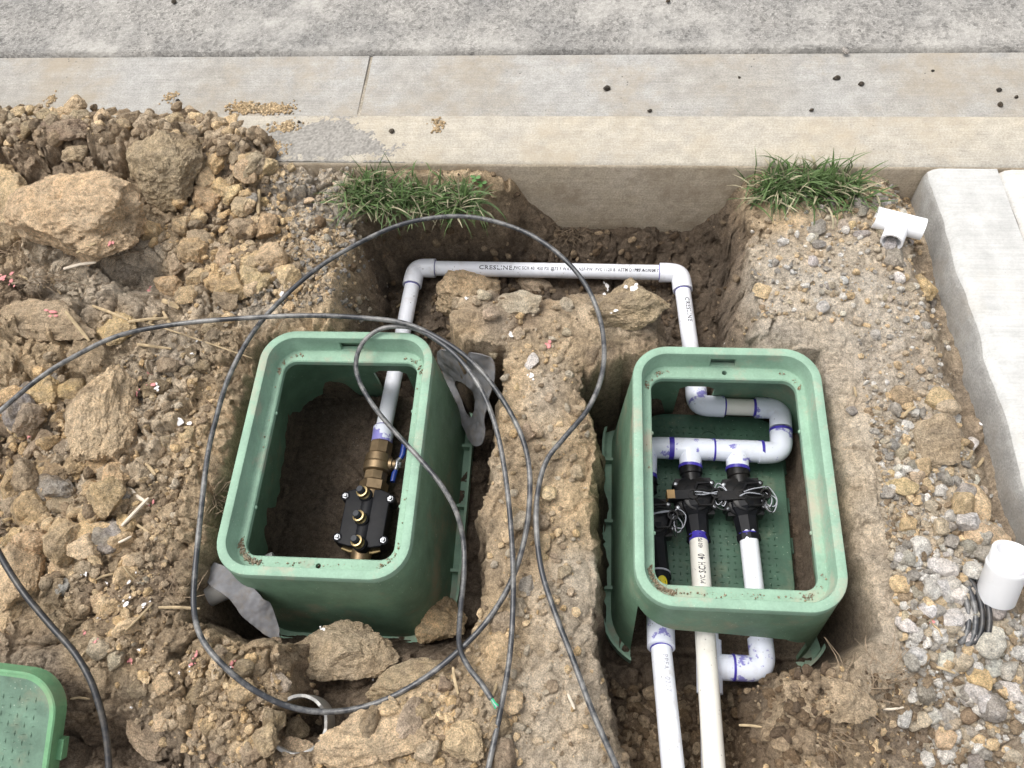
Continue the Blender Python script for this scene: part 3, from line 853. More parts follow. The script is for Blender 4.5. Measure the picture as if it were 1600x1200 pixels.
BIG = [
    ('soil_clod', 130, 345, 235, 150, 0.80, 'tan', 'huge tan clay slab with rootlets under its front edge', -0.10, 6),
    ('soil_clod', 5, 325, 110, 175, 0.80, 'tan', 'tan clay block split from the huge rooty slab', 0.2, 5),
    ('soil_clod', 265, 268, 112, 108, 0.95, 'mid', 'angular brown clay boulder resting against the huge tan slab', -0.35, 6),
    ('soil_clod', 70, 505, 190, 75, 0.55, 'mid', 'flat cracked clay slab littered with straw under the black cable', -0.12, 5),
    ('soil_clod', 178, 515, 75, 65, 0.4, 'ochre', 'ochre clay plate beside the straw-littered slab', 0.3, 5),
    ('soil_clod', 153, 655, 130, 178, 0.85, 'tan', 'large rounded tan clay lump with a pitted top', 0.15, 6),
    ('soil_clod', 178, 748, 50, 62, 0.8, 'ochre', 'ochre clod touching the bottom of the pitted lump', 0.5, 5),
    ('soil_clod', 70, 620, 58, 72, 0.8, 'ochre', 'knobbly ochre clod between the pitted lump and the cable', 0.2, 5),
    ('soil_clod', 75, 738, 74, 56, 0.7, 'ochre', 'wedge-shaped ochre clod just below the pitted lump', -0.2, 5),
    ('soil_clod', 35, 885, 95, 130, 0.6, 'tan', 'broad flat tan slab crossed by the thick black cable', 0.25, 5),
    ('soil_clod', 8, 962, 52, 75, 0.7, 'tan', 'tan block beside the broad slab under the cable', 0.1, 5),
    ('soil_clod', 118, 838, 42, 60, 0.8, 'ochre', 'upright ochre clod standing in the loose rubble', 0.1, 5),
    ('soil_clod', 683, 970, 96, 76, 0.95, 'tan', 'blocky tan clod leaning on the front of the box holding the brass valve', 0.15, 6),
    ('soil_clod', 532, 1022, 184, 98, 0.7, 'mid', 'wide brown double-humped clod in front of the box holding the brass valve', 0.06, 6),
    ('soil_clod', 645, 1065, 150, 62, 0.7, 'mid', 'long crumbly wedge clod behind the bottom of the cable loop', 0.42, 5),
    ('soil_clod', 600, 1152, 220, 84, 0.8, 'tan', 'long pale clay clod outside the bottom of the cable loop', 0.18, 6),
    ('soil_clod', 455, 1178, 120, 50, 0.7, 'tan', 'low clay clod in front of the broken drain pipe', 0.1, 5),
    ('soil_clod', 728, 462, 108, 88, 0.9, 'tan', 'rounded tan lump in front of the long white pipe, nearer the brass valve', -0.2, 6),
    ('soil_clod', 985, 478, 128, 84, 0.95, 'mid', 'bulky grey-brown lump in front of the long white pipe, dotted with white flakes', 0.08, 6),
    ('soil_clod', 812, 478, 82, 46, 0.7, 'pale', 'pale pink-stained lump on top of the soil rib', 0.0, 5),
    ('soil_clod', 835, 445, 66, 36, 0.8, 'mid', 'small brown lump touching the middle of the long white pipe', 0.2, 5),
    ('soil_clod', 1465, 690, 78, 88, 0.8, 'mid', 'brown crumbly clod beside the white walkway with straw on it', 0.2, 5),
    ('soil_clod', 1440, 447, 46, 56, 0.9, 'ochre', 'ochre clod wedged against the walkway below the white tee', 0.1, 5),
    ('soil_clod', 418, 352, 40, 66, 0.9, 'ochre', 'folded ochre clod on grey gravel left of the cable loop', 0.1, 5),
    ('soil_clod', 400, 412, 66, 38, 0.9, 'ochre', 'elongated ochre clod at the edge of the grey gravel', 0.35, 5),
    ('soil_clod', 302, 397, 50, 46, 0.9, 'ochre', 'round pitted ochre clod at the end of the huge slab', 0.0, 5),
    ('soil_clod', 312, 438, 44, 36, 0.9, 'tan', 'square tan clod below the round pitted one', 0.3, 5),
    ('soil_clod', 352, 405, 32, 54, 0.9, 'tan', 'upright tan clod between the round pitted and the elongated ones', 0.1, 5),
    ('soil_clod', 345, 1088, 160, 120, 0.5, 'mid', 'large flat-topped clay block left of the broken drain pipe', 0.1, 6),
    ('soil_clod', 240, 1150, 118, 84, 0.7, 'mid', 'brown clay block between the thick black cable and the flat-topped block', -0.5, 5),
    ('soil_clod', 725, 1162, 84, 70, 0.75, 'tan', 'tan clod beside the long pale one outside the cable loop', 0.3, 5),
    ('soil_clod', 60, 812, 50, 38, 0.75, 'ochre', 'brick-like ochre clod above the broad flat slab', 0.35, 5),
    ('soil_clod', 146, 806, 42, 50, 0.8, 'ochre', 'pitted ochre clod right of the upright one in the rubble', 0.1, 5),
    ('soil_clod', 187, 797, 42, 36, 0.8, 'tan', 'tan clod beside white straw at the edge of the rubble', 0.4, 5),
    ('soil_clod', 20, 790, 48, 46, 0.8, 'mid', 'light brown clod behind the broad flat slab', 0.2, 5),
    ('soil_clod', 62, 695, 56, 44, 0.8, 'mid', 'dull brown clod between the knobbly and the wedge-shaped ones', 0.6, 5),
    ('soil_clod', 95, 890, 40, 36, 0.7, 'tan', 'rounded tan clod at the right edge of the broad slab', 0.0, 5),
    ('soil_clod', 172, 945, 48, 40, 0.7, 'ochre', 'ochre clod on the slope above the pale stones', 0.2, 5),
    ('soil_clod', 95, 205, 92, 52, 0.7, 'brown', 'dark crumbly lump high on the heap above the huge slab', 0.1, 5),
    ('soil_clod', 205, 195, 62, 44, 0.8, 'brown', 'brown lump on the heap behind the boulder', 0.4, 5),
    ('soil_clod', 120, 240, 44, 30, 0.8, 'mid', 'smooth light brown clod behind the top of the huge slab', 0.1, 5),
    ('soil_clod', 1295, 1100, 150, 78, 0.55, 'mid', 'pale broad mound of clay between the elbow pipe and the darker hollow', -0.15, 6),
    ('soil_clod', 335, 440, 40, 34, 0.85, 'ochre', 'ochre clod between the square tan and the elongated ones', 0.4, 5),
    ('soil_clod', 275, 415, 40, 40, 0.8, 'mid', 'light brown clod in the hollow at the end of the huge slab', 0.2, 5),
    ('soil_clod', 120, 800, 30, 30, 0.8, 'mid', 'small brown clod just above the upright ochre one', 0.1, 4),
]
LIFT = {345: -0.040, 1295: -0.01, 532: 0.035, 645: 0.03, 683: 0.01, 130: 0.01, 153: 0.01}
for t in BIG:
    lump(t[0], t[1], t[2], t[3], t[4], t[5], t[6], t[7], yaw=t[8], sub=t[9], zoff=LIFT.get(t[1], 0.0))
ROCKS = [
    ('stone', 346, 294, 54, 34, 0.55, 'slate', 'flat grey-brown slate chip near the boulder', 0.4),
    ('stone', 389, 311, 36, 24, 0.55, 'slate', 'smaller grey slate chip on the gravel edge', -0.3),
    ('stone', 385, 262, 50, 42, 0.85, 'ochre', 'blocky ochre stone beside the dusty curb end', 0.1),
    ('stone', 335, 304, 38, 36, 0.8, 'tan', 'tan stone touching the flat slate chip', 0.5),
    ('stone', 357, 192, 32, 26, 0.8, 'tan', 'rounded tan stone on top of the heap by the gutter', 0.0),
    ('stone', 150, 1015, 42, 36, 0.7, 'pale', 'pale yellowish stone touching the thick black cable', 0.2),
    ('stone', 181, 1027, 26, 42, 0.7, 'pale', 'oblong pale stone next to the yellowish one', 0.0),
    ('stone', 434, 1065, 46, 36, 0.7, 'pale', 'pitted whitish stone inside the cable loop', -0.2),
    ('stone', 98, 915, 30, 34, 0.7, 'slate', 'grey-brown stone beside the broad slab', 0.2),
    ('stone', 57, 776, 36, 22, 0.7, 'pale', 'pale stone in the loose rubble', 0.0),
    ('stone', 1524, 782, 42, 66, 0.8, 'tan', 'upright tan stone block by the walkway', 0.15),
    ('stone', 1535, 838, 84, 46, 0.8, 'tan', 'wide tan stone above the white coupling', -0.1),
    ('stone', 1437, 857, 36, 38, 0.7, 'white', 'bright white angular rock above the gravel', 0.2),
    ('stone', 1416, 832, 28, 36, 0.7, 'grey', 'grey lump touching the bright white angular rock', 0.2),
    ('stone', 1410, 881, 26, 22, 0.7, 'white', 'small white rock below the angular one', 0.4),
    ('stone', 1486, 908, 32, 30, 0.8, 'white', 'whitish cube-shaped rock near the black coil', 0.3),
    ('stone', 1488, 943, 32, 24, 0.6, 'grey', 'oval grey stone left of the black coil', -0.3),
    ('stone', 1462, 940, 38, 24, 0.7, 'tan', 'tan stone beside the oval grey one', -0.5),
    ('stone', 1528, 1012, 34, 24, 0.7, 'grey', 'grey stone below the black coil', -0.4),
    ('stone', 1585, 1085, 34, 60, 0.7, 'white', 'long whitish rock in the pale rubble', 0.5),
    ('stone', 1530, 1058, 40, 42, 0.7, 'ochre', 'ochre rock in the middle of the pale rubble', 0.2),
    ('stone', 1478, 1032, 30, 30, 0.7, 'white', 'white knobbly rock left of the ochre one', 0.1),
    ('stone', 1445, 1070, 24, 24, 0.7, 'grey', 'grey rock below the white knobbly one', 0.2),
    ('stone', 1345, 318, 26, 34, 0.6, 'slate', 'upright slate beside the grass clump near the tee', 0.2),
    ('stone', 1375, 312, 26, 26, 0.6, 'grey', 'grey-green stone in front of the grass clump near the tee', 0.5),
    ('stone', 1278, 358, 26, 34, 0.6, 'slate', 'slanted grey stone below the grass clump', -0.4),
    ('stone', 1270, 372, 18, 24, 0.6, 'grey', 'small grey shard under the slanted stone', -0.3),
    ('stone', 1318, 351, 18, 24, 0.7, 'pale', 'pale rounded pebble left of the white tee', 0.0),
    ('stone', 1345, 367, 32, 14, 0.7, 'grey', 'flat grey stone left of the white tee', 0.1),
    ('stone', 1445, 365, 30, 26, 0.6, 'grey', 'grey wedge stone behind the end of the white tee', 0.3),
    ('stone', 1398, 402, 30, 50, 0.6, 'grey', 'tall pale grey stone below the white tee', 0.1),
    ('stone', 1195, 455, 36, 30, 0.6, 'tan', 'tan stone with a dark spot at the trench corner', 0.1),
    ('stone', 1333, 642, 22, 18, 0.7, 'slate', 'single grey-green stone beside the valve manifold box', 0.1),
    ('stone', 823, 918, 26, 38, 0.5, 'slate', 'smooth mauve-grey stone set in the soil rib', 0.1),
    ('stone', 830, 565, 24, 32, 0.4, 'white', 'flat white stone on the soil rib under the pink chip', 0.1),
]
for i, t in enumerate(ROCKS):
    lump(t[0], t[1], t[2], t[3], t[4], t[5], t[6], t[7], 'stone', yaw=t[8], sub=4, planes=13, noise=0.10, sharp=0.92, fine=0.035, sink=0.25)

# zones, as photo outlines on the ground, that are strewn with loose pieces
ZONES = {
    'heap': [(0, 165), (350, 172), (430, 205), (445, 260), (300, 250), (210, 225), (0, 262)],
    'heap_side': [(290, 215), (430, 205), (445, 300), (440, 470), (300, 475), (255, 400), (255, 330), (320, 320)],
    'rubble': [(0, 590), (90, 570), (100, 700), (180, 780), (215, 860), (150, 940), (110, 900), (0, 840)],
    'slope': [(170, 560), (330, 520), (330, 660), (290, 800), (240, 930), (190, 1000), (120, 960), (215, 830)],
    'front': [(330, 1010), (430, 1020), (440, 1190), (760, 1190), (730, 1030), (640, 1090), (560, 1120), (430, 1200), (300, 1200), (180, 1050)],
    'rib': [(715, 470), (790, 450), (900, 450), (910, 560), (915, 700), (915, 980), (960, 1190), (740, 1190), (745, 990), (765, 800), (790, 580), (785, 530)],
    'gravel_top': [(1200, 330), (1290, 310), (1400, 290), (1450, 290), (1470, 420), (1490, 600), (1480, 760), (1370, 780), (1345, 640), (1290, 545), (1190, 500), (1190, 420)],
    'gravel_mid': [(1380, 640), (1490, 600), (1560, 760), (1590, 880), (1500, 880), (1400, 870), (1360, 800)],
    'gravel_low': [(1400, 860), (1500, 860), (1560, 930), (1600, 960), (1600, 1190), (1490, 1190), (1470, 1060), (1420, 1010), (1400, 940)],
    'mound': [(1230, 1065), (1340, 1055), (1410, 990), (1450, 1060), (1480, 1190), (1260, 1190)],
    'gravel_left': [(400, 270), (545, 270), (545, 480), (400, 520), (330, 490), (420, 440), (450, 340)],
    'right_bank': [(1185, 520), (1290, 560), (1345, 660), (1352, 850), (1400, 930), (1420, 860), (1385, 760), (1370, 640), (1300, 540), (1200, 490)],
    'gravel_far': [(1270, 290), (1450, 268), (1460, 340), (1370, 330)],
    'trench_back': [(560, 350), (1180, 350), (1150, 480), (1080, 530), (640, 530), (550, 480)],
    'trench_front': [(960, 1010), (1330, 1000), (1220, 1050), (1215, 1190), (990, 1190)],
    'trench_rim': [(330, 520), (400, 510), (345, 680), (300, 830), (262, 930), (220, 1000), (180, 900), (290, 700)],
}
ZP = {k: wpoly(v, -0.25 if k.startswith('trench_b') or k.startswith('trench_f') else 0.0) for k, v in ZONES.items()}
def sample(zone, n, rng):
    """n random points in a zone, kept off the boxes"""
    pts = np.array(ZP[zone]); lo, hi = pts.min(0) - 0.04, pts.max(0) + 0.04
    out = np.zeros((0, 2))
    while len(out) < n:
        q = rng.uniform(lo, hi, (n * 3, 2))
        ok = poly_sdf(q[:, 0], q[:, 1], ZP[zone]) < rng.normal(0, 0.022, len(q))
        for b in (BOX_LEFT, BOX_RIGHT):
            ok &= ~((np.abs(q[:, 0] - b[0]) < 0.235) & (np.abs(q[:, 1] - b[1]) < 0.30))
        ok &= q[:, 0] < slab_x(1.2) + (1.2 - q[:, 1]) * 0.067 - 0.008
        out = np.concatenate([out, q[ok]])
    return out[:n]

def strew(zone, n, r0, r1, palette, name, label, cat, group, shapes, sink=0.35):
    pts = sample(zone, n, RNG)
    zs = hz(pts[:, 0], pts[:, 1])
    for (x, y), z in zip(pts, zs):
        r = r0 + (r1 - r0) * random.random() ** 1.7
        if y > CURB_Y0 - r and not (zone == 'heap'):
            y = CURB_Y0 - r - 0.002
            z = float(hz(x, y)[0])
        cn = random.choice(palette)
        me = random.choice(shapes)
        o = bpy.data.objects.new(name, me); col.objects.link(o)
        o.location = (x, y, z + r * (0.75 - sink))
        o.scale = (r * random.uniform(0.85, 1.3), r * random.uniform(0.85, 1.2), r * random.uniform(0.65, 0.95))
        o.rotation_euler = (random.uniform(-0.4, 0.4), random.uniform(-0.4, 0.4), random.uniform(0, 6.28))
        o.color = tint(cn, 0.16)
        word = {'tan': 'tan', 'ochre': 'ochre', 'mid': 'light brown', 'brown': 'brown', 'grey': 'grey', 'pale': 'pale buff', 'white': 'whitish', 'slate': 'slate grey', 'dark': 'dark', 'damp': 'damp'}[cn]
        size = 'small ' if r < r0 + 0.25 * (r1 - r0) else ('large ' if r > r0 + 0.7 * (r1 - r0) else '')
        tag(o, size + word + ' ' + label, cat, size + word + ' ' + group)

strew('heap', 62, 0.008, 0.030, ['brown', 'mid', 'mid', 'tan'], 'soil_clod', 'clod on the heap spilling over the curb', 'clod', 'clods on the heap over the curb', CLODS)
strew('heap_side', 66, 0.009, 0.034, ['tan', 'ochre', 'mid', 'tan'], 'soil_clod', 'clod between the boulder and the grey gravel', 'clod', 'clods beside the boulder', CLODS)
strew('rubble', 66, 0.009, 0.036, ['tan', 'ochre', 'mid', 'grey'], 'soil_clod', 'clod in the rubble around the pitted lump', 'clod', 'clods around the pitted lump', CLODS)
strew('slope', 34, 0.006, 0.020, ['mid', 'brown', 'tan'], 'soil_clod', 'clod on the slope beside the box holding the brass valve', 'clod', 'clods on the slope', CLODS)
strew('front', 42, 0.007, 0.026, ['tan', 'mid', 'brown'], 'soil_clod', 'clod around the bottom of the cable loop', 'clod', 'clods at the cable loop', CLODS)
strew('rib', 40, 0.005, 0.018, ['tan', 'mid', 'pale'], 'soil_clod', 'clod on the soil rib between the boxes', 'clod', 'clods on the soil rib', CLODS)
strew('gravel_top', 70, 0.004, 0.015, ['grey', 'tan', 'pale', 'white', 'white'], 'stone', 'stone in the gravel between the trench and the walkway', 'stone', 'stones by the walkway', STONES)
strew('gravel_mid', 50, 0.006, 0.022, ['grey', 'tan', 'pale', 'white', 'mid'], 'stone', 'stone around the wide tan stone by the walkway', 'stone', 'stones around the wide tan stone', STONES)
strew('gravel_low', 95, 0.006, 0.021, ['white', 'grey', 'white', 'tan', 'grey', 'brown', 'white', 'pale'], 'stone', 'stone in the pale rubble around the black coil', 'stone', 'stones around the black coil', STONES)
strew('gravel_left', 40, 0.004, 0.011, ['grey', 'tan', 'pale'], 'stone', 'stone on the grey gravel left of the back trench', 'stone', 'stones on the grey gravel', STONES)
strew('gravel_far', 20, 0.005, 0.016, ['brown', 'slate', 'grey', 'ochre'], 'stone', 'stone between the grass and the walkway corner', 'stone', 'stones at the walkway corner', STONES)

def crumbs(name, spec, label, cat):
    """thousands of small grains joined into one mesh"""
    V, Fc, K = [], [], []
    off = 0
    shapes = [rock_shape(1, 900 + k, 7, 0.3, 1.0, 0) for k in range(8)] + [rock_shape(2, 950 + k, 7, 0.25, 1.0, 0) for k in range(6)]
    for zone, n, r0, r1, pal in spec:
        pts = sample(zone, n, RNG)
        zs = hz(pts[:, 0], pts[:, 1])
        for (x, y), z in zip(pts, zs):
            r = r0 + (r1 - r0) * RNG.random() ** 2.5
            if y > CURB_Y0 - 0.003 and zone != 'heap':
                continue
            v, f = shapes[RNG.integers(8) if r < 0.006 else RNG.integers(8, 14)]
            t = RNG.uniform(0, 6.28); c_, s_ = math.cos(t), math.sin(t)
            q = v * (r * RNG.uniform(0.6, 1.45, 3)) @ np.array([[c_, s_, 0], [-s_, c_, 0], [0, 0, 1]]) + [x, y, z + r * 0.35]
            V.append(q); Fc.append(f + off); off += len(v)
            cc = np.array(COLS[pal[RNG.integers(len(pal))]]) * RNG.uniform(0.8, 1.15)
            K.append(np.tile(cc, (len(v), 1)))
    me = np_mesh(name, np.concatenate(V), np.concatenate(Fc), np.concatenate(K), smooth=False)
    o = link(name, me, MAT['soil'])
    o['kind'] = 'stuff'
    tag(o, label, cat)
    return o
T_, B_, G_ = ['tan', 'ochre', 'mid', 'mid'], ['brown', 'damp', 'dark', 'brown'], ['grey', 'pale', 'white', 'tan', 'white', 'grey', 'pale']
crumbs('soil_crumbs', [('heap', 1700, 0.002, 0.014, ['brown', 'mid', 'mid', 'tan', 'brown']), ('heap_side', 1000, 0.002, 0.011, T_), ('rubble', 1000, 0.002, 0.012, T_ + ['brown', 'brown']),
                       ('slope', 560, 0.0015, 0.008, T_ + ['brown', 'brown', 'pale']), ('front', 900, 0.0015, 0.008, T_ + ['brown']), ('rib', 600, 0.0015, 0.008, T_ + ['pale', 'brown']),
                       ('trench_back', 700, 0.002, 0.010, B_), ('trench_front', 800, 0.002, 0.012, B_), ('mound', 500, 0.0015, 0.006, T_ + B_), ('trench_rim', 500, 0.0015, 0.006, ['mid', 'brown', 'tan']), ('right_bank', 600, 0.0012, 0.006, ['mid', 'tan', 'brown', 'grey', 'pale'])],
       'crumbs of tan and brown soil strewn around the excavation', 'soil')
crumbs('gravel', [('gravel_top', 1150, 0.0012, 0.007, G_ + ['tan', 'mid', 'pale']), ('gravel_mid', 900, 0.0015, 0.009, G_ + ['brown']), ('gravel_low', 1500, 0.002, 0.010, G_ + ['brown', 'white']),
                  ('gravel_left', 1900, 0.0012, 0.006, ['grey', 'slate', 'pale', 'tan', 'mid']), ('gravel_far', 500, 0.002, 0.008, ['brown', 'mid', 'grey', 'tan'])],
       'fine grey and tan gravel on the ground beside trench and walkway', 'gravel')
# grey grit swept onto the curb top near the joint, black pebbles and sand in the gutter
sh = [rock_shape(1, 1200 + k, 9, 0.1, 0.9, 0) for k in range(5)]
GR = wpoly([(390, 196), (520, 182), (585, 196), (632, 240), (560, 256), (430, 258), (395, 228)], 0.0)
ax_, ay_ = np.arange(-0.80, -0.35, 0.0022), np.arange(CURB_Y0 + 0.004, CURB_Y1 - 0.012, 0.0022)
QX, QY = np.meshgrid(ax_, ay_)
qs = poly_sdf(QX + 0.03 * fbm(QX * 20, QY * 20, 0 * QX, 4, 7), QY + 0.03 * fbm(QX * 20, QY * 20, 0 * QX + 4, 4, 8), GR)
QZ = np.clip(-0.0022 - qs * 0.10, -0.004, 0.0012) + 0.0032 * np.abs(fbm(QX * 130, QY * 130, 0 * QX, 3, 9)) + 0.0012 * fbm(QX * 300, QY * 300, 0 * QX, 2, 10)
QC = np.zeros(QX.shape + (3,)) + np.array([0.275, 0.26, 0.235]); QC *= (0.75 + 0.5 * worley2(QX * 260, QY * 260, 3)[2])[..., None]
qi = np.arange(QX.size).reshape(QX.shape)
qf = np.stack([qi[:-1, :-1], qi[:-1, 1:], qi[1:, 1:], qi[1:, :-1]], -1).reshape(-1, 4)
qf = qf[(QZ.ravel()[qf] > -0.0025).any(1)]
o = struct(link('grit', np_mesh('grit', np.stack([QX, QY, QZ], -1).reshape(-1, 3), qf, QC.reshape(-1, 3)), mat_attr_plain()), 'stuff')
tag(o, 'fine grey grit lying on the curb top beside the heap', 'grit')
for u, v, w in [(948, 140, 12), (1306, 124, 11), (1345, 133, 9), (1268, 173, 7), (1015, 174, 7), (272, 4, 9), (278, 158, 6), (1155, 122, 5), (1560, 142, 8), (1562, 164, 9), (1588, 152, 7), (1457, 112, 6), (1320, 81, 12), (612, 206, 8), (1044, 3, 8), (468, 191, 5)]:
    zz = -0.146 if 92 < v < 178 else (-0.136 if v <= 92 else 0.001)
    p = P(u, v, zz); k = depth(p) / F_PX
    o = bpy.data.objects.new('pebble', random.choice(STONES)); col.objects.link(o)
    r = w / 2 * k
    o.location = (p.x, p.y, zz + r * 0.45); o.scale = (r * 1.15, r, r * 0.7); o.rotation_euler = (0, 0, random.uniform(0, 6))
    o.color = (0.05, 0.045, 0.04, 1) if u != 1320 else (0.4, 0.38, 0.36, 1)
    tag(o, 'dark pebble lying on the clean concrete of curb, gutter or road' if u != 1320 else 'pale pebble in the seam between gutter and road', 'pebble', 'dark pebbles on the concrete' if u != 1320 else None)
V, Fc, K, off = [], [], [], 0
for (u, v, ru, n) in [(378, 169, 0.04, 260), (425, 170, 0.05, 420), (445, 200, 0.03, 160), (420, 232, 0.04, 260), (685, 197, 0.015, 60), (80, 157, 0.012, 90), (265, 152, 0.02, 60)]:
    zz = -0.147 if v < 176 else 0.0
    c = P(u, v, zz)
    for k in range(n):
        r = RNG.uniform(0.001, 0.0045)
        q = RNG.normal(size=2) * [ru * 0.5, 0.010]
        x, y = c.x + q[0], c.y + q[1]
        if zz < -0.1 and y < CURB_Y1 + 0.02: y = CURB_Y1 + 0.02 + abs(q[1])
        vv, f = sh[k % 5]
        V.append(vv * r + [x, y, zz + r * 0.4]); Fc.append(f + off); off += len(vv)
        K.append(np.tile(np.array(COLS['tan']) * RNG.uniform(0.6, 1.05), (len(vv), 1)))
o = struct(link('loose_sand', np_mesh('loose_sand', np.concatenate(V), np.concatenate(Fc), np.concatenate(K), smooth=False), MAT['soil']), 'stuff')
tag(o, 'small sprinkles of tan soil on gutter and curb', 'soil')

# ------------------------------------------------------------------ valve boxes
def rr_loop(hw, hl, r, z, n=10):
    pts = []
    for cx_, cy_, a0 in ((hw - r, hl - r, 0), (-hw + r, hl - r, 90), (-hw + r, -hl + r, 180), (hw - r, -hl + r, 270)):
        for k in range(n + 1):
            a = math.radians(a0 + 90 * k / n)
            pts.append((cx_ + r * math.cos(a), cy_ + r * math.sin(a), z))
    return pts
def rr_sweep(prof, W, L, R, closed=True):
    """prof: (inset x, inset y, z) around a rounded rectangle"""
    mb = MB(); v = []; f = []
    m = len(prof)
    for ox, oy, z in prof:
        v += rr_loop(W / 2 - ox, L / 2 - oy, max(R - (ox + oy) / 2, 0.008), z)
    n = len(v) // m
    for k in range(m if closed else m - 1):
        for i in range(n):
            a, b = k * n, ((k + 1) % m) * n
            f.append((a + i, a + (i + 1) % n, b + (i + 1) % n, b + i))
    return mb.add(v, f)
def fixn(ob):
    bm = bmesh.new(); bm.from_mesh(ob.data)
    bmesh.ops.recalc_face_normals(bm, faces=bm.faces)
    bm.to_mesh(ob.data); bm.free()
    return ob

def shade(ob, deg):
    bm = bmesh.new(); bm.from_mesh(ob.data)
    for fc in bm.faces: fc.smooth = True
    for e in bm.edges: e.smooth = len(e.link_faces) == 2 and e.calc_face_angle(0) < math.radians(deg)
    bm.to_mesh(ob.data); bm.free()

def valve_box(b, label, cuts, rim_cuts):
    t = thing('valve_box', label, 'valve box', (b[0], b[1], -0.30))
    t.rotation_euler[2] = b[2]
    R = Matrix.Translation((0, 0, 0.30))
    def put(mb, name, mat, deg=40):
        mb.v = [tuple(R @ Vector(q)) for q in mb.v]
        o = mb.build(name, mat, t, world=False)
        fixn(o)
        return o
    rim = rr_sweep([(-0.0005, -0.0005, -0.016), (0, 0, -0.004), (0.0012, 0.0012, -0.001), (0.004, 0.004, 0), (0.0135, 0.0135, 0), (0.0155, 0.0155, -0.001), (0.0165, 0.0165, -0.004), (0.0195, 0.0195, -0.036), (0.021, 0.021, -0.038),
                    (0.0325, 0.042, -0.038), (0.0345, 0.044, -0.040), (0.0345, 0.044, -0.050), (0.031, 0.040, -0.050), (0.012, 0.012, -0.046), (0.010, 0.010, -0.016)], BOX_W, BOX_L, 0.062)
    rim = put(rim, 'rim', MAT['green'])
    for c in rim_cuts:
        cut = c.build('cut', None); cut.matrix_world = Matrix.Translation((b[0], b[1], 0)) @ Matrix.Rotation(b[2], 4, 'Z')
        bpy.context.view_layer.update()
        boolean(rim, cut)
    shade(rim, 32)
    wall = rr_sweep([(0.0002, 0.0002, -0.0155), (-0.004, -0.004, -0.06), (-0.024, -0.024, -0.285), (-0.026, -0.026, -0.30), (-0.020, -0.020, -0.30), (-0.018, -0.018, -0.285), (0.003, 0.003, -0.06), (0.0095, 0.0095, -0.0158)], BOX_W, BOX_L, 0.062)
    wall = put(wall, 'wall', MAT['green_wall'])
    for c in cuts:
        cut = c.build('cut', None); cut.matrix_world = Matrix.Translation((b[0], b[1], 0)) @ Matrix.Rotation(b[2], 4, 'Z')
        bpy.context.view_layer.update()
        boolean(wall, cut)
    shade(wall, 32)
    fl = rr_sweep([(-0.040, -0.040, -0.270), (-0.045, -0.045, -0.270), (-0.045, -0.045, -0.298), (-0.020, -0.020, -0.298), (-0.020, -0.020, -0.294), (-0.041, -0.041, -0.294)], BOX_W, BOX_L, 0.062)
    fl = put(fl, 'base_flange', MAT['green'])
    for c in cuts:
        cut = c.build('cut', None); cut.matrix_world = Matrix.Translation((b[0], b[1], 0)) @ Matrix.Rotation(b[2], 4, 'Z')
        bpy.context.view_layer.update()
        boolean(fl, cut)
    shade(fl, 30)
    for sx in (-1, 1):
        for ry in (-0.13, 0.0, 0.13):
            rb = MB().box((sx * (BOX_W / 2 + 0.032), ry, -0.2845), 0.0175, 0.006, 0.018)
            shade(put(rb, 'flange_rib', MAT['green']), 20)
        for ry in (-0.17, -0.06, 0.06, 0.17):       # faint moulded seams on the long sides
            pass
    for cx_, cy_ in ((-0.1255, 0.08), (-0.1255, -0.10), (0.1255, 0.09), (0.1255, -0.09)):
        put(MB().lathe((cx_ * 1.0, cy_, -0.046), (-math.copysign(1, cx_), 0, 0), [(-0.002, 0.0035), (0.002, 0.0032), (0.003, 0.002)], 10), 'lid_catch', MAT['green'])
    return t

hole = lambda y: MB().cyl((0.004, y, -0.09), (0.004, y, 0.02), 0.0045, n=16)
slot = lambda: MB().box((0.0, BOX_L / 2 - 0.0135, -0.0245), 0.044, 0.0185, 0.022)
# cut-outs where the pipes pass through the end walls
fr_cut = MB().prism([(-0.150, -0.40), (0.142, -0.40), (0.142, -0.215), (0.128, -0.165), (0.09, -0.135), (0.0, -0.122), (-0.09, -0.112), (-0.138, -0.085), (-0.150, -0.078)][::-1], 0, 0.20,
                    (Vector((0, -BOX_L / 2 - 0.12, 0)), Vector((1, 0, 0)), Vector((0, 0, 1)), Vector((0, 1, 0))))
bk_cut = lambda x: MB().prism([(x - 0.034, -0.40), (x + 0.034, -0.40), (x + 0.034, -0.17), (x + 0.02, -0.158), (x - 0.02, -0.158), (x - 0.034, -0.17)][::-1], 0, 0.20,
                              (Vector((0, BOX_L / 2 - 0.06, 0)), Vector((1, 0, 0)), Vector((0, 0, 1)), Vector((0, 1, 0))))
box_r = valve_box(BOX_RIGHT, 'green plastic valve box around the white manifold and black valves', [fr_cut, bk_cut(-0.025)], [slot(), hole(BOX_L / 2 - 0.031)])
box_l = valve_box(BOX_LEFT, 'green plastic valve box around the brass shut-off valve and black check valve', [bk_cut(0.04)], [slot(), hole(-BOX_L / 2 + 0.030)])

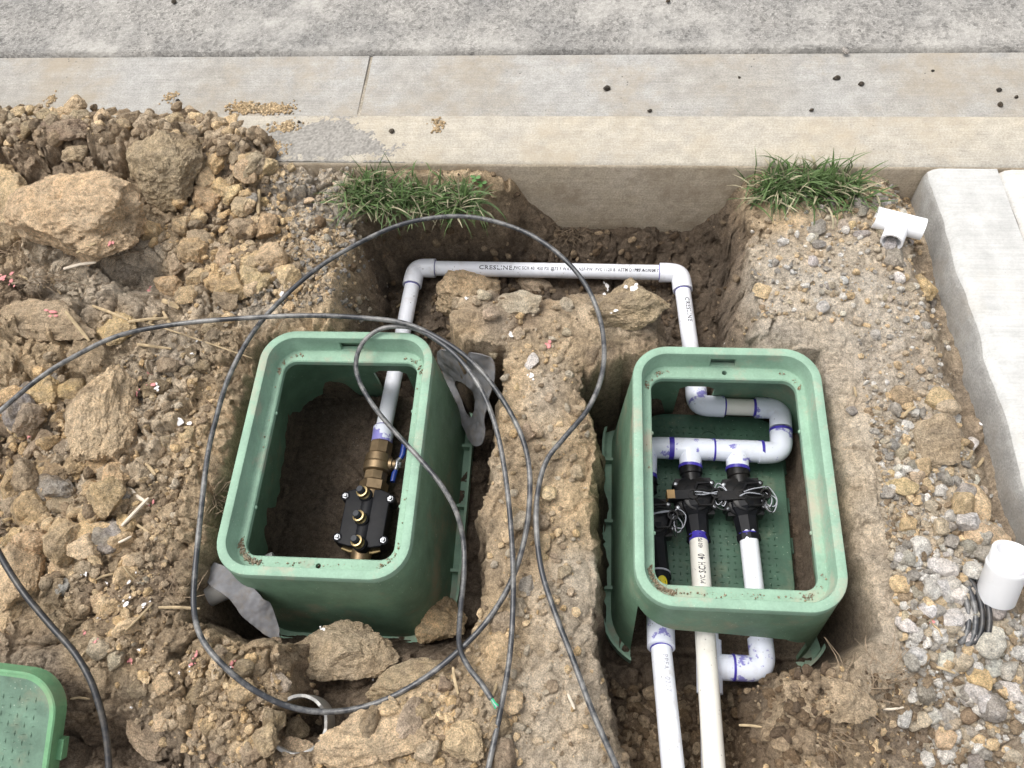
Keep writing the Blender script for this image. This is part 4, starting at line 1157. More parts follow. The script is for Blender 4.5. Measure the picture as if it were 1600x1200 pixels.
# ------------------------------------------------------------------ lids
def lid(name, label, W, L, mat, edge_mat):
    t = thing(name, label, 'lid')
    base = rr_sweep([(0, 0, -0.030), (0, 0, -0.002), (0.002, 0.002, 0), (0.004, 0.004, 0), (0.004, 0.004, -0.0012), (0.009, 0.009, -0.0012), (0.009, 0.009, -0.006), (0.004, 0.004, -0.008), (0.004, 0.004, -0.030)], W, L, 0.058)
    o = base.build('skirt', edge_mat, t, world=False); fixn(o); shade(o, 30)
    mb = MB()
    lp = rr_loop(W / 2 - 0.0085, L / 2 - 0.0085, 0.0495, 0)
    mb.prism([(x, y) for x, y, z in lp], -0.0062, -0.0014)
    pl = mb.build('face', mat, t, world=False)
    cut = MB().lathe((0, L / 2 - 0.058, -0.02), (0, 0, 1), [(0, 0.006), (0.04, 0.006)], 16).build('cut', None)
    boolean(pl, cut)
    # diamond tread: short raised bars in a basket-weave
    tr = MB(); k = 0
    nx_, ny_ = int(W / 0.0125), int(L / 0.0125)
    for i in range(nx_):
        for j in range(ny_):
            x, y = -W / 2 + 0.018 + i * 0.0125, -L / 2 + 0.02 + j * 0.0125
            if abs(x) > W / 2 - 0.024 or abs(y) > L / 2 - 0.026: continue
            if math.hypot(x, y - L / 2 + 0.055) < 0.026: continue
            a = math.pi / 2 * ((i + j) % 2) + 0.0
            Rm_ = Matrix.Rotation(a, 3, 'Z')
            v = [Rm_ @ Vector(q) + Vector((x, y, -0.0014)) for q in ((-0.0048, 0, 0), (0, -0.0013, 0), (0.0048, 0, 0), (0, 0.0013, 0), (0, 0, 0.0018))]
            tr.add(v, [(0, 1, 4), (1, 2, 4), (2, 3, 4), (3, 0, 4)])
    struct(tr.build('tread', mat, t, world=False), 'stuff')
    # finger recess ring
    ring = MB().lathe((0, L / 2 - 0.055, -0.0016), (0, 0, 1), [(0, 0.0205), (0.0022, 0.020), (0.0022, 0.0175), (0, 0.017)], 28, closed=True)
    ro = ring.build('finger_recess', mat, t, world=False); fixn(ro); shade(ro, 40)
    for sx in (-1, 1):
        for yy in (-0.06, 0.02, 0.10):
            c = MB().box((sx * (W / 2 + 0.003), yy, -0.026), 0.010, 0.030, 0.014).build('clip', edge_mat, t, world=False)
    return t
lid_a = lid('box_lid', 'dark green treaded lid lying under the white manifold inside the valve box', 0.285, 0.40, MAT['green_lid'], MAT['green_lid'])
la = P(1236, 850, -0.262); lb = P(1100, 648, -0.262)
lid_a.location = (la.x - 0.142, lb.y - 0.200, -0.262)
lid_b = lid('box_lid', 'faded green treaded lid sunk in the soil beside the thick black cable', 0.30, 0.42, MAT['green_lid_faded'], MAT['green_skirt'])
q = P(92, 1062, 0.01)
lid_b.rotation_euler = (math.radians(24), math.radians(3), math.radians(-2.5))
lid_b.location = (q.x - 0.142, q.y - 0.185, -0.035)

# ------------------------------------------------------------------ pipework
RP, RS = 0.0167, 0.0212           # one-inch pipe and its sockets
def text_on_pipe(body, p0, p1, r, start, size, mat, parent, towards, stretch=1.0, name='lettering', lift=0.0):
    p0, p1 = Vector(p0), Vector(p1)
    d = (p1 - p0).normalized()
    n = Vector(towards); n = (n - d * n.dot(d)).normalized()
    up = n.cross(d)
    cu = bpy.data.curves.new('t', 'FONT'); cu.body = body; cu.size = size; cu.resolution_u = 2; cu.offset = size * 0.016; cu.space_character = 1.12
    ob = bpy.data.objects.new('t', cu); col.objects.link(ob)
    bpy.context.view_layer.update()
    me = bpy.data.meshes.new_from_object(ob.evaluated_get(bpy.context.evaluated_depsgraph_get()))
    bpy.data.objects.remove(ob); bpy.data.curves.remove(cu)
    bm = bmesh.new(); bm.from_mesh(me)
    for vtx in bm.verts:
        x, y = vtx.co.x * stretch + start, vtx.co.y - size * 0.36 + lift
        a = y / r
        vtx.co = p0 + d * x + (n * math.cos(a) + up * math.sin(a)) * (r + 0.0004)
    bm.to_mesh(me); bm.free()
    return link(name, me, mat, parent)

def pipe(parent, p0, p1, mat='pvc', r=RP, name='pipe', n=32):
    return MB().cyl(p0, p1, r, n=n).build(name, MAT[mat], parent, smooth=40)
def ring(parent, p, d, r=RP, w=0.0045, out=0.0008, mat='primer'):
    d = Vector(d).normalized(); p = Vector(p)
    k = random.uniform(0.8, 1.6)
    return fix_build(MB().lathe(p, d, [(0, r + out), (w * k, r + out), (w * k, r - 0.001), (0, r - 0.001)], 28, closed=True), 'primer_ring', MAT[mat], parent)
def fix_build(mb, name, mat, parent, deg=40):
    o = mb.build(name, mat, parent); fixn(o); shade(o, deg); return o
def elbow(parent, c, da, db, reach_a=0.046, reach_b=0.046, mat='pvc_fit', rs=RS):
    """two sockets joined by a tight bend"""
    c, da, db = Vector(c), Vector(da).normalized(), Vector(db).normalized()
    R = 0.020
    pts = [c + da * reach_a, c + da * (reach_a - 0.012), c + da * R]
    for k in range(1, 8):
        t = k / 8
        pts.append(c + da * (R * (1 - t) ** 2) + db * (R * t ** 2))
    pts += [c + db * R, c + db * (reach_b - 0.012), c + db * reach_b]
    rr = [rs, rs, rs * 0.985] + [rs * 0.965] * 7 + [rs * 0.985, rs, rs]
    return fix_build(MB().sweep(pts, rr, 32), 'elbow', MAT[mat], parent)
def tee(parent, c, d, br, half=0.042, leg=0.034, mat='pvc_fit', rs=RS):
    c, d, br = Vector(c), Vector(d).normalized(), Vector(br).normalized()
    o = MB().cyl(c - d * half, c + d * half, rs, n=36).build('tee', MAT[mat], parent)
    k = MB().cyl(c, c + br * leg, rs * 0.995, n=36).build('cut', None)
    boolean(o, k, 'UNION'); shade(o, 40)
    return o

ZB = -0.215
A = P(649, 421, ZB); Bc = P(1063, 424, ZB)
A.y = Bc.y = (A.y + Bc.y) / 2
supply = thing('supply_pipe', 'white plastic pipe loop running along the back trench between both boxes', 'pipe', (0.5 * (A.x + Bc.x), A.y, ZB - RP))
pl_end = P(600, 668, -0.235)
dl = (pl_end - A).normalized()
bk = pipe(supply, A + Vector((0.02, 0, 0)), Bc - Vector((0.02, 0, 0)))
text_on_pipe('CRESLINE.', A, Bc, RP, 0.145, 0.0125, MAT['ink'], bk, (0.05, -0.75, 1.1), 1.25, lift=0.004)
text_on_pipe('PVC SCH 40  450 PSI @73 F WATER  NSF-PW  PVC 1120 B  ASTM D1785  NSF-14', A, Bc, RP, 0.222, 0.0098, MAT['ink'], bk, (0.05, -0.75, 1.1), 0.80, lift=0.004)
text_on_pipe('PPFA   0217', A, Bc, RP, 0.484, 0.0098, MAT['ink'], bk, (0.05, -0.75, 1.1), 0.95, lift=0.004)
e = elbow(supply, A, (1, 0, 0), dl, 0.045, 0.047, mat='pvc')
ring(e, A + Vector((0.044, 0, 0)), (1, 0, 0), w=0.0025); ring(e, A + dl * 0.046, dl, w=0.003)
pipe(supply, A + dl * 0.02, pl_end + dl * 0.005)
pr_end = P(1087, 602, -0.214)
dr = (pr_end - Bc).normalized()
e = elbow(supply, Bc, (-1, 0, 0), dr, 0.045, 0.047, mat='pvc')
ring(e, Bc - Vector((0.044, 0, 0)), (-1, 0, 0), w=0.0025); ring(e, Bc + dr * 0.046, dr, w=0.003)
rp_ = pipe(supply, Bc + dr * 0.02, pr_end)
text_on_pipe('CRESLINE', Bc, pr_end, RP, 0.075, 0.013, MAT['ink'], rp_, (0.55, -0.3, 1.0), 1.0, lift=-0.004)

# coupling and the brass side in the first box
ZV = -0.235
coup_end = P(596.5, 692, ZV)
dl2 = (coup_end - pl_end).normalized()
fix_build(MB().lathe(pl_end - dl2 * 0.0, dl2, [(0, RS - 0.0015), (0.001, RS), ((coup_end - pl_end).length, RS), ((coup_end - pl_end).length + 0.001, RS - 0.0015)], 36), 'adapter', MAT['pvc_fit'], supply)
ring(supply, pl_end - dl2 * 0.003, dl2, w=0.003)

ax0 = coup_end.copy(); ax1 = P(574, 815, ZV)
da = (ax1 - ax0).normalized(); side = da.cross(Vector((0, 0, 1))).normalized()    # image left/right
if side.x < 0: side = -side
bv = thing('ball_valve', 'bronze ball valve with a blue lever handle inside the box', 'valve', ax0)
fix_build(MB().lathe(ax0, da, [(0.0, 0.0215), (0.003, 0.0235), (0.026, 0.0235), (0.028, 0.0215)], 8), 'hex_end', MAT['brass'], bv, 20)
fix_build(MB().lathe(ax0 + da * 0.027, da, [(0, 0.0215), (0.003, 0.0265), (0.018, 0.0275), (0.020, 0.026), (0.022, 0.028), (0.036, 0.027), (0.039, 0.0225)], 36), 'body', MAT['brass'], bv)
fix_build(MB().lathe(ax0 + da * 0.065, da, [(0.0, 0.0215), (0.002, 0.0235), (0.018, 0.0235), (0.021, 0.0205)], 8), 'hex_end', MAT['brass'], bv, 20)
st0 = ax0 + da * 0.047 + side * 0.024 + Vector((0, 0, 0.003))
fix_build(MB().lathe(st0, side, [(0, 0.0125), (0.006, 0.0125), (0.008, 0.0095), (0.014, 0.009)], 24), 'stem', MAT['brass'], bv)
hc = st0 + side * 0.0155
fix_build(MB().sweep([hc + da * 0.013 + Vector((0, 0, 0.002)), hc + da * 0.006, hc, hc - da * 0.008, hc - da * 0.016 + side * 0.006], [0.0042, 0.0052, 0.0075, 0.0052, 0.004], 10), 'handle_plate', MAT['steel'], bv)
fix_build(MB().sweep([hc - da * 0.014 + side * 0.005, hc - da * 0.022 + side * 0.008, hc - da * 0.045 + side * 0.008], [0.0045, 0.006, 0.006], 12), 'handle_grip', MAT['blue'], bv)
fix_build(MB().sweep([hc + da * 0.011, hc + da * 0.018 - side * 0.002, hc + da * 0.036 - side * 0.003], [0.0045, 0.0055, 0.005], 12), 'handle_grip', MAT['blue'], bv)
fix_build(MB().lathe(hc, side, [(0, 0.0062), (0.008, 0.0062), (0.009, 0.005)], 6), 'handle_nut', MAT['steel'], bv, 20)

bfp = thing('check_valve', 'black cast check valve with four bolts and three brass test cocks', 'valve', ax0 + da * 0.15)
fix_build(MB().lathe(ax0 + da * 0.086, da, [(0, 0.020), (0.001, 0.0285), (0.019, 0.0285), (0.021, 0.024)], 6), 'union_nut', MAT['brass'], bfp, 20)
upv = side.cross(da); upv = -upv if upv.z < 0 else upv
def fr(o): return (o, side, da, upv)
c_top = ax0 + da * 0.168
hwid, hlen = 0.043, 0.052
body_pts = [(-hwid, -hlen), (-hwid * 0.55, -hlen - 0.007), (hwid * 0.55, -hlen - 0.007), (hwid, -hlen), (hwid, hlen), (hwid * 0.5, hlen + 0.005), (-hwid * 0.5, hlen + 0.005), (-hwid, hlen)]
cov = MB().prism(body_pts, -0.012, 0.026, fr(c_top)).build('cover', MAT['black_matte'], bfp)
bm = bmesh.new(); bm.from_mesh(cov.data); bmesh.ops.bevel(bm, geom=[x for x in bm.edges], offset=0.004, segments=3, affect='EDGES', profile=0.6); bm.to_mesh(cov.data); bm.free(); fixn(cov); shade(cov, 30)
fix_build(MB().lathe(c_top - da * 0.062, da, [(0, 0.018), (0.004, 0.028), (0.10, 0.028), (0.118, 0.02), (0.14, 0.018)], 28), 'body', MAT['brass'], bfp)
fix_build(MB().lathe(c_top - da * 0.048 + upv * 0.010, da, [(0, 0.010), (0.006, 0.0195), (0.09, 0.0195), (0.096, 0.010)], 24), 'cover_ridge', MAT['black_matte'], bfp)
for sx in (-1, 1):
    for sy in (-1, 1):
        q = c_top + side * (sx * (hwid + 0.001)) + da * (sy * (hlen - 0.011))
        fix_build(MB().lathe(q, upv, [(-0.01, 0.0088), (0.026, 0.0088), (0.027, 0.0075)], 20), 'bolt_boss', MAT['black_matte'], bfp)
        bo = fix_build(MB().lathe(q + upv * 0.0272, upv, [(0, 0.0058), (0.0012, 0.0058), (0.0013, 0.0042), (0.0048, 0.0040), (0.0056, 0.003)], 6), 'bolt', MAT['steel'], bfp, 20)
for off_s, off_d in ((-0.005, -0.045), (-0.003, 0.004), (0.002, 0.052)):
    q = c_top + side * off_s + da * off_d + upv * 0.026
    ld = (upv - side * 0.22 - da * 0.08).normalized()
    cock = fix_build(MB().lathe(q, ld, [(-0.012, 0.012), (0.006, 0.0112), (0.008, 0.009), (0.012, 0.0085), (0.0125, 0.0112), (0.019, 0.0112), (0.0195, 0.0085), (0.015, 0.0082)], 24), 'test_cock', MAT['brass_bright'], bfp)
    fix_build(MB().lathe(q, ld, [(-0.014, 0.014), (0.003, 0.0138), (0.005, 0.0115)], 24), 'cock_seat', MAT['black_matte'], cock)
    fix_build(MB().lathe(q + ld * 0.0155, ld, [(0, 0.0072), (0.013, 0.0070), (0.0145, 0.0058)], 18), 'cap', MAT['cap'], cock)
for sx in (-1, 1):
    q = c_top + da * (hlen + 0.008) + upv * 0.006
    fix_build(MB().sweep([q + side * (sx * 0.010), q + side * (sx * 0.022) + upv * 0.001, q + side * (sx * 0.037) - da * 0.004 + upv * 0.002], [0.0035, 0.004, 0.0028], 8), 'wing', MAT['brass_bright'], bfp)

# manifold in the second box
ZM = -0.214
mani = thing('valve_manifold', 'white plastic manifold with purple glue joints inside the valve box', 'manifold', P(1155, 708, -0.235))
E1 = P(1089, 635, ZM); E2 = P(1219, 637, ZM); E3 = P(1221, 707, ZM)
E1.y = E2.y = (E1.y + E2.y) / 2
dirx = (E3 - P(1042, 708, ZM)).normalized()
upe = (pr_end - E1).normalized()
e = elbow(mani, E1, upe, (1, 0, 0), 0.044, 0.052); ring(e, E1 + upe * 0.043, upe, w=0.005, out=0.002); ring(e, E1 + Vector((0.051, 0, 0)), (1, 0, 0), w=0.0035)
pipe(mani, E1 + Vector((0.03, 0, 0)), E2 - Vector((0.03, 0, 0)), 'pvc_cream')
d23 = (E3 - E2).normalized()
e = elbow(mani, E2, (-1, 0, 0), d23, 0.048, 0.044); ring(e, E2 - Vector((0.047, 0, 0)), (-1, 0, 0), w=0.006)
e = elbow(mani, E3, -d23, -dirx, 0.046, 0.044); ring(e, E3 - d23 * 0.047, d23, r=RS, w=0.005)
T1 = P(1152, 708, ZM); T2 = P(1079, 708, ZM); T3 = P(1010, 708, ZM)
T1.y = T2.y = T3.y = E3.y
T1.y -= 0.0; dwn = Vector((-0.03, -1, 0)).normalized()
t1 = tee(mani, T1, (1, 0, 0), dwn, 0.0445, 0.040); ring(t1, T1 + Vector((0.0435, 0, 0)), (1, 0, 0), r=RS, w=0.006); ring(t1, T1 + dwn * 0.036, dwn, r=RS, w=0.005, out=0.0012)
t2 = tee(mani, T2, (1, 0, 0), dwn, 0.0445, 0.040); ring(t2, T2 + Vector((0.0425, 0, 0)), (1, 0, 0), r=RS, w=0.004); ring(t2, T2 + dwn * 0.036, dwn, r=RS, w=0.005, out=0.0012)
e = elbow(mani, T3, (1, 0, 0), dwn, 0.046, 0.062); ring(e, T3 + Vector((0.0425, 0, 0)), (1, 0, 0), r=RS, w=0.006); ring(e, T3 + dwn * 0.058, dwn, r=RS, w=0.005)

def solenoid_valve(label, p_in, p_out, wires, tan_end):
    p_in, p_out = Vector(p_in), Vector(p_out)
    d = (p_out - p_in).normalized(); s = d.cross(Vector((0, 0, 1))).normalized()
    if s.x < 0: s = -s
    up = s.cross(d); up = -up if up.z < 0 else up
    Ln = (p_out - p_in).length
    t = thing('solenoid_valve', label, 'valve', p_in.lerp(p_out, 0.5) - up * 0.025, 'black valves on the manifold')
    fix_build(MB().lathe(p_in, d, [(-0.006, 0.0205), (0.002, 0.0215), (0.014, 0.0215), (0.016, 0.019), (0.03, 0.018)], 28), 'inlet', MAT['black'], t)
    c = p_in + d * (Ln * 0.46) + up * 0.006
    fix_build(MB().box(c - up * 0.010, 0.066, 0.072, 0.026, Matrix((s, d, up)).transposed()), 'body', MAT['black'], t, 20)
    # round bonnet with its screws
    n = 28
    fix_build(MB().lathe(c - up * 0.020, up, [(0, 0.024), (0.006, 0.039), (0.018, 0.041), (0.026, 0.040), (0.031, 0.034)], n, a=d), 'bonnet', MAT['black'], t)
    for a in (35, 145, 215, 325):
        q = c + (s * math.cos(math.radians(a)) + d * math.sin(math.radians(a))) * 0.0405
        fix_build(MB().lathe(q, up, [(-0.012, 0.0058), (0.009, 0.0058)], 14), 'screw_lug', MAT['black'], t)
        fix_build(MB().lathe(q + up * 0.009, up, [(0, 0.0034), (0.0018, 0.003), (0.0022, 0.0018)], 12), 'screw', MAT['steel'], t)
    # solenoid bridge: a flat bar with two round wells and a hexagonal frame
    m = c + up * 0.014 + d * 0.004
    fix_build(MB().box(m - s * 0.028, 0.046, 0.017, 0.022, Matrix((s, d, up)).transposed()), 'bridge_arm', MAT['black'], t, 20)
    if tan_end:
        fix_build(MB().box(m - s * 0.046 + up * 0.0015 - d * 0.001, 0.014, 0.0165, 0.0215, Matrix((s, d, up)).transposed()), 'scraped_tip', MAT['wood'], t, 20)
    for dx in (-0.006, 0.036):
        w_ = fix_build(MB().lathe(m + s * dx, up, [(-0.012, 0.0098), (0.0125, 0.0098), (0.0125, 0.0070), (0.002, 0.0058)], 20), 'well', MAT['black'], t)
    hx = []
    for sgn in (-1, 1):
        mm = m + s * 0.015 + d * (sgn * 0.009)
        outer = [(-0.018, -0.002), (-0.011, 0.0125), (0.011, 0.0125), (0.018, -0.002)]
        pts = [mm + s * x + d * (y * sgn) + up * 0.010 for x, y in outer]
        fix_build(MB().sweep(pts, [0.0027] * 4, 6), 'frame', MAT['black'], t)
    fix_build(MB().lathe(c - up * 0.0 + s * 0.002 + d * 0.006, up, [(0.008, 0.028), (0.018, 0.027), (0.020, 0.024)], 20), 'bonnet_top', MAT['black'], t)
    # tapering outlet throat
    fix_build(MB().lathe(c - up * 0.008 + d * 0.014, d, [(0, 0.034), (0.010, 0.033), (0.024, 0.0225), (Ln * 0.54 - 0.012, 0.0195), (Ln * 0.54 - 0.010, 0.0215), (Ln * 0.54 + 0.001, 0.0215)], 8), 'outlet', MAT['black_matte'], t, 20)
    # looped wires
    rw = np.random.default_rng(int(abs(p_in.x) * 1e5))
    for k in range(wires):
        a = m + s * (0.034 + rw.uniform(-0.004, 0.003)) + d * rw.uniform(-0.008, 0.008) + up * rw.uniform(0.0, 0.006)
        r1 = rw.uniform(0.008, 0.020)
        lp = [a, a + s * (r1 * 0.6) - d * rw.uniform(0.004, 0.02), a + s * r1 * 1.3 + d * rw.uniform(0.0, 0.01) + up * rw.uniform(-0.006, 0.006), a + s * r1 * rw.uniform(0.6, 1.0) + d * rw.uniform(0.018, 0.034), a + s * rw.uniform(-0.002, 0.006) + d * rw.uniform(0.016, 0.026), a + s * rw.uniform(-0.004, 0.004) + d * rw.uniform(0.004, 0.01)]
        fix_build(MB().sweep(spline(lp, 7), 0.0010, 6), 'wire', MAT['wire_white' if k % 3 else 'wire_black'], t)
    for k in range(4):
        a = m + up * 0.012 + s * rw.uniform(-0.012, 0.0) + d * rw.uniform(-0.012, 0.004)
        fix_build(MB().sweep(spline([a, a + s * 0.015 + d * rw.uniform(-0.006, 0.006) + up * 0.004, a + s * 0.04 + d * rw.uniform(-0.01, 0.01)], 6), 0.0011, 6), 'wire', MAT['wire_black' if k % 2 else 'wire_white'], t)
    return t

ZO = -0.205
def outlet_chain(T, u_end, v_end, z_end):
    p_in = T + dwn * 0.040
    p_out = P(u_end, v_end, z_end)
    return p_in, p_out
v1a, v1b = outlet_chain(T1, 1169, 833, ZM)
v2a, v2b = outlet_chain(T2, 1091, 835, ZM)
v3a = T3 + dwn * 0.066; v3b = P(1029, 893, ZM)
solenoid_valve('black plastic valve with a loop of white wire, nearest the manifold bend', v1a, v1b, 5, False)
solenoid_valve('black plastic valve with a scraped tan end on its bridge', v2a, v2b, 4, True)
sv3 = solenoid_valve('black plastic valve half hidden under the box rim', v3a, v3b, 4, False)
# long black outlet nipple of the half-hidden valve, with a round yellow sticker
v3c = P(1032, 968, -0.200)
fix_build(MB().cyl(v3b, v3c, 0.0195, n=24), 'outlet_nipple', MAT['black_matte'], sv3)
fix_build(MB().lathe(v3b.lerp(v3c, 0.02), v3c - v3b, [(0, 0.0212), (0.003, 0.0212)], 24), 'collar', MAT['wire_white'], sv3)
nd = (v3c - v3b).normalized(); qn = Vector((0.25, -0.1, 1)); qn = (qn - nd * qn.dot(nd)).normalized(); qs = nd.cross(qn)
mbs = MB(); cs = v3b.lerp(v3c, 0.30)
vv = [cs + qn * 0.0199]
for k in range(20):
    a = 2 * math.pi * k / 20; x, y = 0.009 * math.cos(a), 0.011 * math.sin(a)
    g_ = x / 0.0199
    vv.append(cs + nd * y + (qn * math.cos(g_) + qs * math.sin(g_)) * 0.0199)
mbs.add(vv, [(0, 1 + k, 1 + (k + 1) % 20) for k in range(20)]).build('sticker', MAT['yellow'], sv3)

# outlet pipes leaving under the cut end wall
z_out = -0.098
o2 = thing('outlet_pipe', 'long cream pipe marked SCH 40 leaving the middle valve', 'pipe', v2b)
q2 = P(1117, 1215, z_out)
q2b = q2 + (q2 - v2b).normalized() * 0.9
pp = pipe(o2, v2b - (q2 - v2b).normalized() * 0.004, q2b, 'pvc_cream')
ring(pp, v2b + (q2 - v2b).normalized() * 0.003, q2 - v2b, w=0.010, out=0.0006)
text_on_pipe('450 PSI', q2, v2b, RP, (q2 - v2b).length - 0.040, 0.0105, MAT['ink'], pp, (0.05, -0.10, 1), 0.62, lift=0.001)
text_on_pipe('SCH 40', q2, v2b, RP, (q2 - v2b).length - 0.091, 0.017, MAT['ink'], pp, (0.05, -0.10, 1), 0.66, lift=0.001)
text_on_pipe('PVC', q2, v2b, RP, (q2 - v2b).length - 0.112, 0.012, MAT['ink'], pp, (0.05, -0.10, 1), 0.72, lift=0.001)

o1 = thing('outlet_pipe', 'white pipe turning through an elbow beside the long cream pipe', 'pipe', v1b)
k1 = P(1193, 1046, -0.192)
d1_ = (k1 - v1b).normalized()
pp = pipe(o1, v1b - d1_ * 0.004, k1 - d1_ * 0.02, 'pvc')
ring(pp, v1b + d1_ * 0.002, d1_, w=0.006, out=0.0006)
e = elbow(o1, k1, -d1_, (-1, 0.0, -0.02), 0.050, 0.048)
ring(e, k1 - Vector((0.047, 0, 0)), (-1, 0, 0), r=RS, w=0.004)
k2 = k1 + Vector((-0.088, 0, -0.004))
d2_ = (q2 - v2b).normalized(); d2_.z = -0.02; d2_.normalize()
tee(o1, k2, d2_, (1, 0, 0.02), 0.043, 0.042)
pipe(o1, k2 - d2_ * 0.12, k2 + d2_ * 0.9, 'pvc')

o3 = thing('outlet_pipe', 'white pipe with a purple-ringed coupling and faint purple smears', 'pipe', v3c)
c3 = P(1033, 1012, -0.183); q3 = P(1053, 1215, -0.105)
d3a = (c3 - v3c).normalized()
d3 = (q3 - c3).normalized()
fix_build(MB().lathe(v3c - d3a * 0.02, d3a, [(0, 0.0235), (0.001, 0.024), ((c3 - v3c).length + 0.02, 0.0235), ((c3 - v3c).length + 0.021, 0.022)], 32), 'coupling', MAT['pvc_fit'], o3)
pp = pipe(o3, c3 - d3 * 0.01, q3 + d3 * 0.9, 'pvc', r=0.0175)
ring(pp, c3 + d3 * 0.0012, d3, r=0.0175, w=0.0022, out=0.001)
text_on_pipe('PPFA   0217', c3, q3, 0.0175, 0.022, 0.012, MAT['ink_faint'], pp, (0.1, -0.1, 1), 1.0, lift=0.002)

# ------------------------------------------------------------------ loose fittings
def hollow(c, d, L, ro, ri, name, mat, parent=None, n=40):
    c, d = Vector(c), Vector(d).normalized()
    return fix_build(MB().lathe(c - d * L / 2, d, [(0, ri + 0.0006), (0, ro - 0.0008), (0.001, ro), (L - 0.001, ro), (L, ro - 0.0008), (L, ri + 0.0006), (L - 0.001, ri), (L * 0.55, ri), (L * 0.52, ri - 0.002), (L * 0.48, ri - 0.002), (L * 0.45, ri), (0.001, ri)], n, closed=True), name, mat, parent)
# tee
tc = on_ground(1404, 348); tz = tc.z + 0.020
ta, tb = P(1370, 340, tz), P(1441, 358, tz)
td = (tb - ta).normalized(); tl = 0.088
tcen = P(1405, 349, tz)
tn = td.cross(Vector((0, 0, 1))).normalized()
if tn.y > 0: tn = -tn
tn = (tn - td * 0.10).normalized()
ro, ri = 0.0205, 0.0168
outer = MB().cyl(tcen - td * tl / 2, tcen + td * tl / 2, ro, n=48).build('pipe_tee', MAT['pvc_new'])
boolean(outer, MB().cyl(tcen, tcen + tn * 0.050, ro * 0.998, n=48).build('c', None), 'UNION')
boolean(outer, MB().cyl(tcen - td * tl, tcen + td * tl, ri, n=40).build('c', None))
boolean(outer, MB().cyl(tcen, tcen + tn * 0.08, ri, n=40).build('c', None))
shade(outer, 35)
tag(outer, 'clean white plastic tee fitting lying on gravel beside the walkway', 'pipe fitting')
# coupling standing askew
c0_ = on_ground(1548, 938)
cb = Vector((c0_.x, c0_.y, c0_.z + 0.012)); ctop = P(1580, 868, c0_.z + 0.078)
dd = (ctop - cb).normalized()
cp = fix_build(MB().lathe(cb, dd, [(0, 0.0185), (0, 0.0265), (0.0015, 0.0275), (0.055, 0.0275), (0.057, 0.0285), (0.062, 0.0285), (0.064, 0.0270), (0.086, 0.0270), (0.0875, 0.0262), (0.0875, 0.0215), (0.086, 0.0208), (0.05, 0.0205), (0.048, 0.0185)], 48, closed=True), 'pipe_coupling', MAT['pvc_new'], None, 35)
tag(cp, 'clean white plastic coupling leaning on rubble at the walkway', 'pipe fitting')
text_on_pipe('SCH 40', cb - dd.cross(Vector((0, -0.2, 1))) * 0.02 + dd * 0.075, cb - dd.cross(Vector((0, -0.2, 1))) * (-0.06) + dd * 0.075, 0.0275, 0, 0.001, MAT['ink_faint'], cp, (0, 0, 1)) if False else None
# half-buried coil of black cable
cc = on_ground(1522, 950)
coil = thing('cable_coil', 'half-buried coil of black cable beside the white coupling', 'cable', cc)
for k in range(4):
    pts = []
    R_ = 0.054 + 0.004 * (k % 2); ox = -0.018 + k * 0.0085
    for a in np.linspace(-78, 78, 22):
        r_ = math.radians(a)
        pts.append(cc + Vector((ox - 0.016 + 0.020 * math.cos(r_), R_ * math.sin(r_), 0.016 * math.cos(r_) - 0.006 + 0.003 * k)))
    fix_build(MB().sweep(pts, 0.0044, 12), 'cable_turn', MAT['cable_clean'] if k > 1 else MAT['cable'], coil)
# broken drain pipe stub
dp = on_ground(470, 1140)
dtop = P(466, 1132, -0.045)
dax = Vector((0.16, -0.12, 1.0)).normalized()
vv, ff = [], []
n = 44
for k in range(n):
    a = 2 * math.pi * k / n
    ax_ = dax.orthogonal().normalized(); bx_ = dax.cross(ax_)
    e_ = (ax_ * math.cos(a) + bx_ * math.sin(a))
    brk = 0.007 * math.sin(a * 2 + 1.0) + 0.004 * math.sin(a * 5) + 0.004 * math.sin(a * 11 + 2)
    for r_, hgt in ((0.043, -0.10), (0.043, brk), (0.0385, brk - 0.001), (0.0385, -0.10)):
        vv.append(dtop + e_ * r_ + dax * (hgt))
for k in range(n):
    for j in range(4):
        a, b = k * 4, ((k + 1) % n) * 4
        ff.append((a + j, b + j, b + (j + 1) % 4, a + (j + 1) % 4))
stub = fix_build(MB().add(vv, ff), 'drain_pipe', MAT['pvc_old'], None, 50)
tag(stub, 'broken grey drain pipe stub poking up at the cable loop', 'pipe')
# pipe end under the fabric strip
pe0 = P(326, 928, -0.115)
pe = thing('pipe_end', 'dirty white pipe end under the grey fabric strip', 'pipe', pe0)
hollow(pe0 + Vector((0.05, 0.028, -0.002)), Vector((0.86, 0.5, -0.03)), 0.13, 0.0215, 0.0175, 'pipe', MAT['pvc_old'], pe)

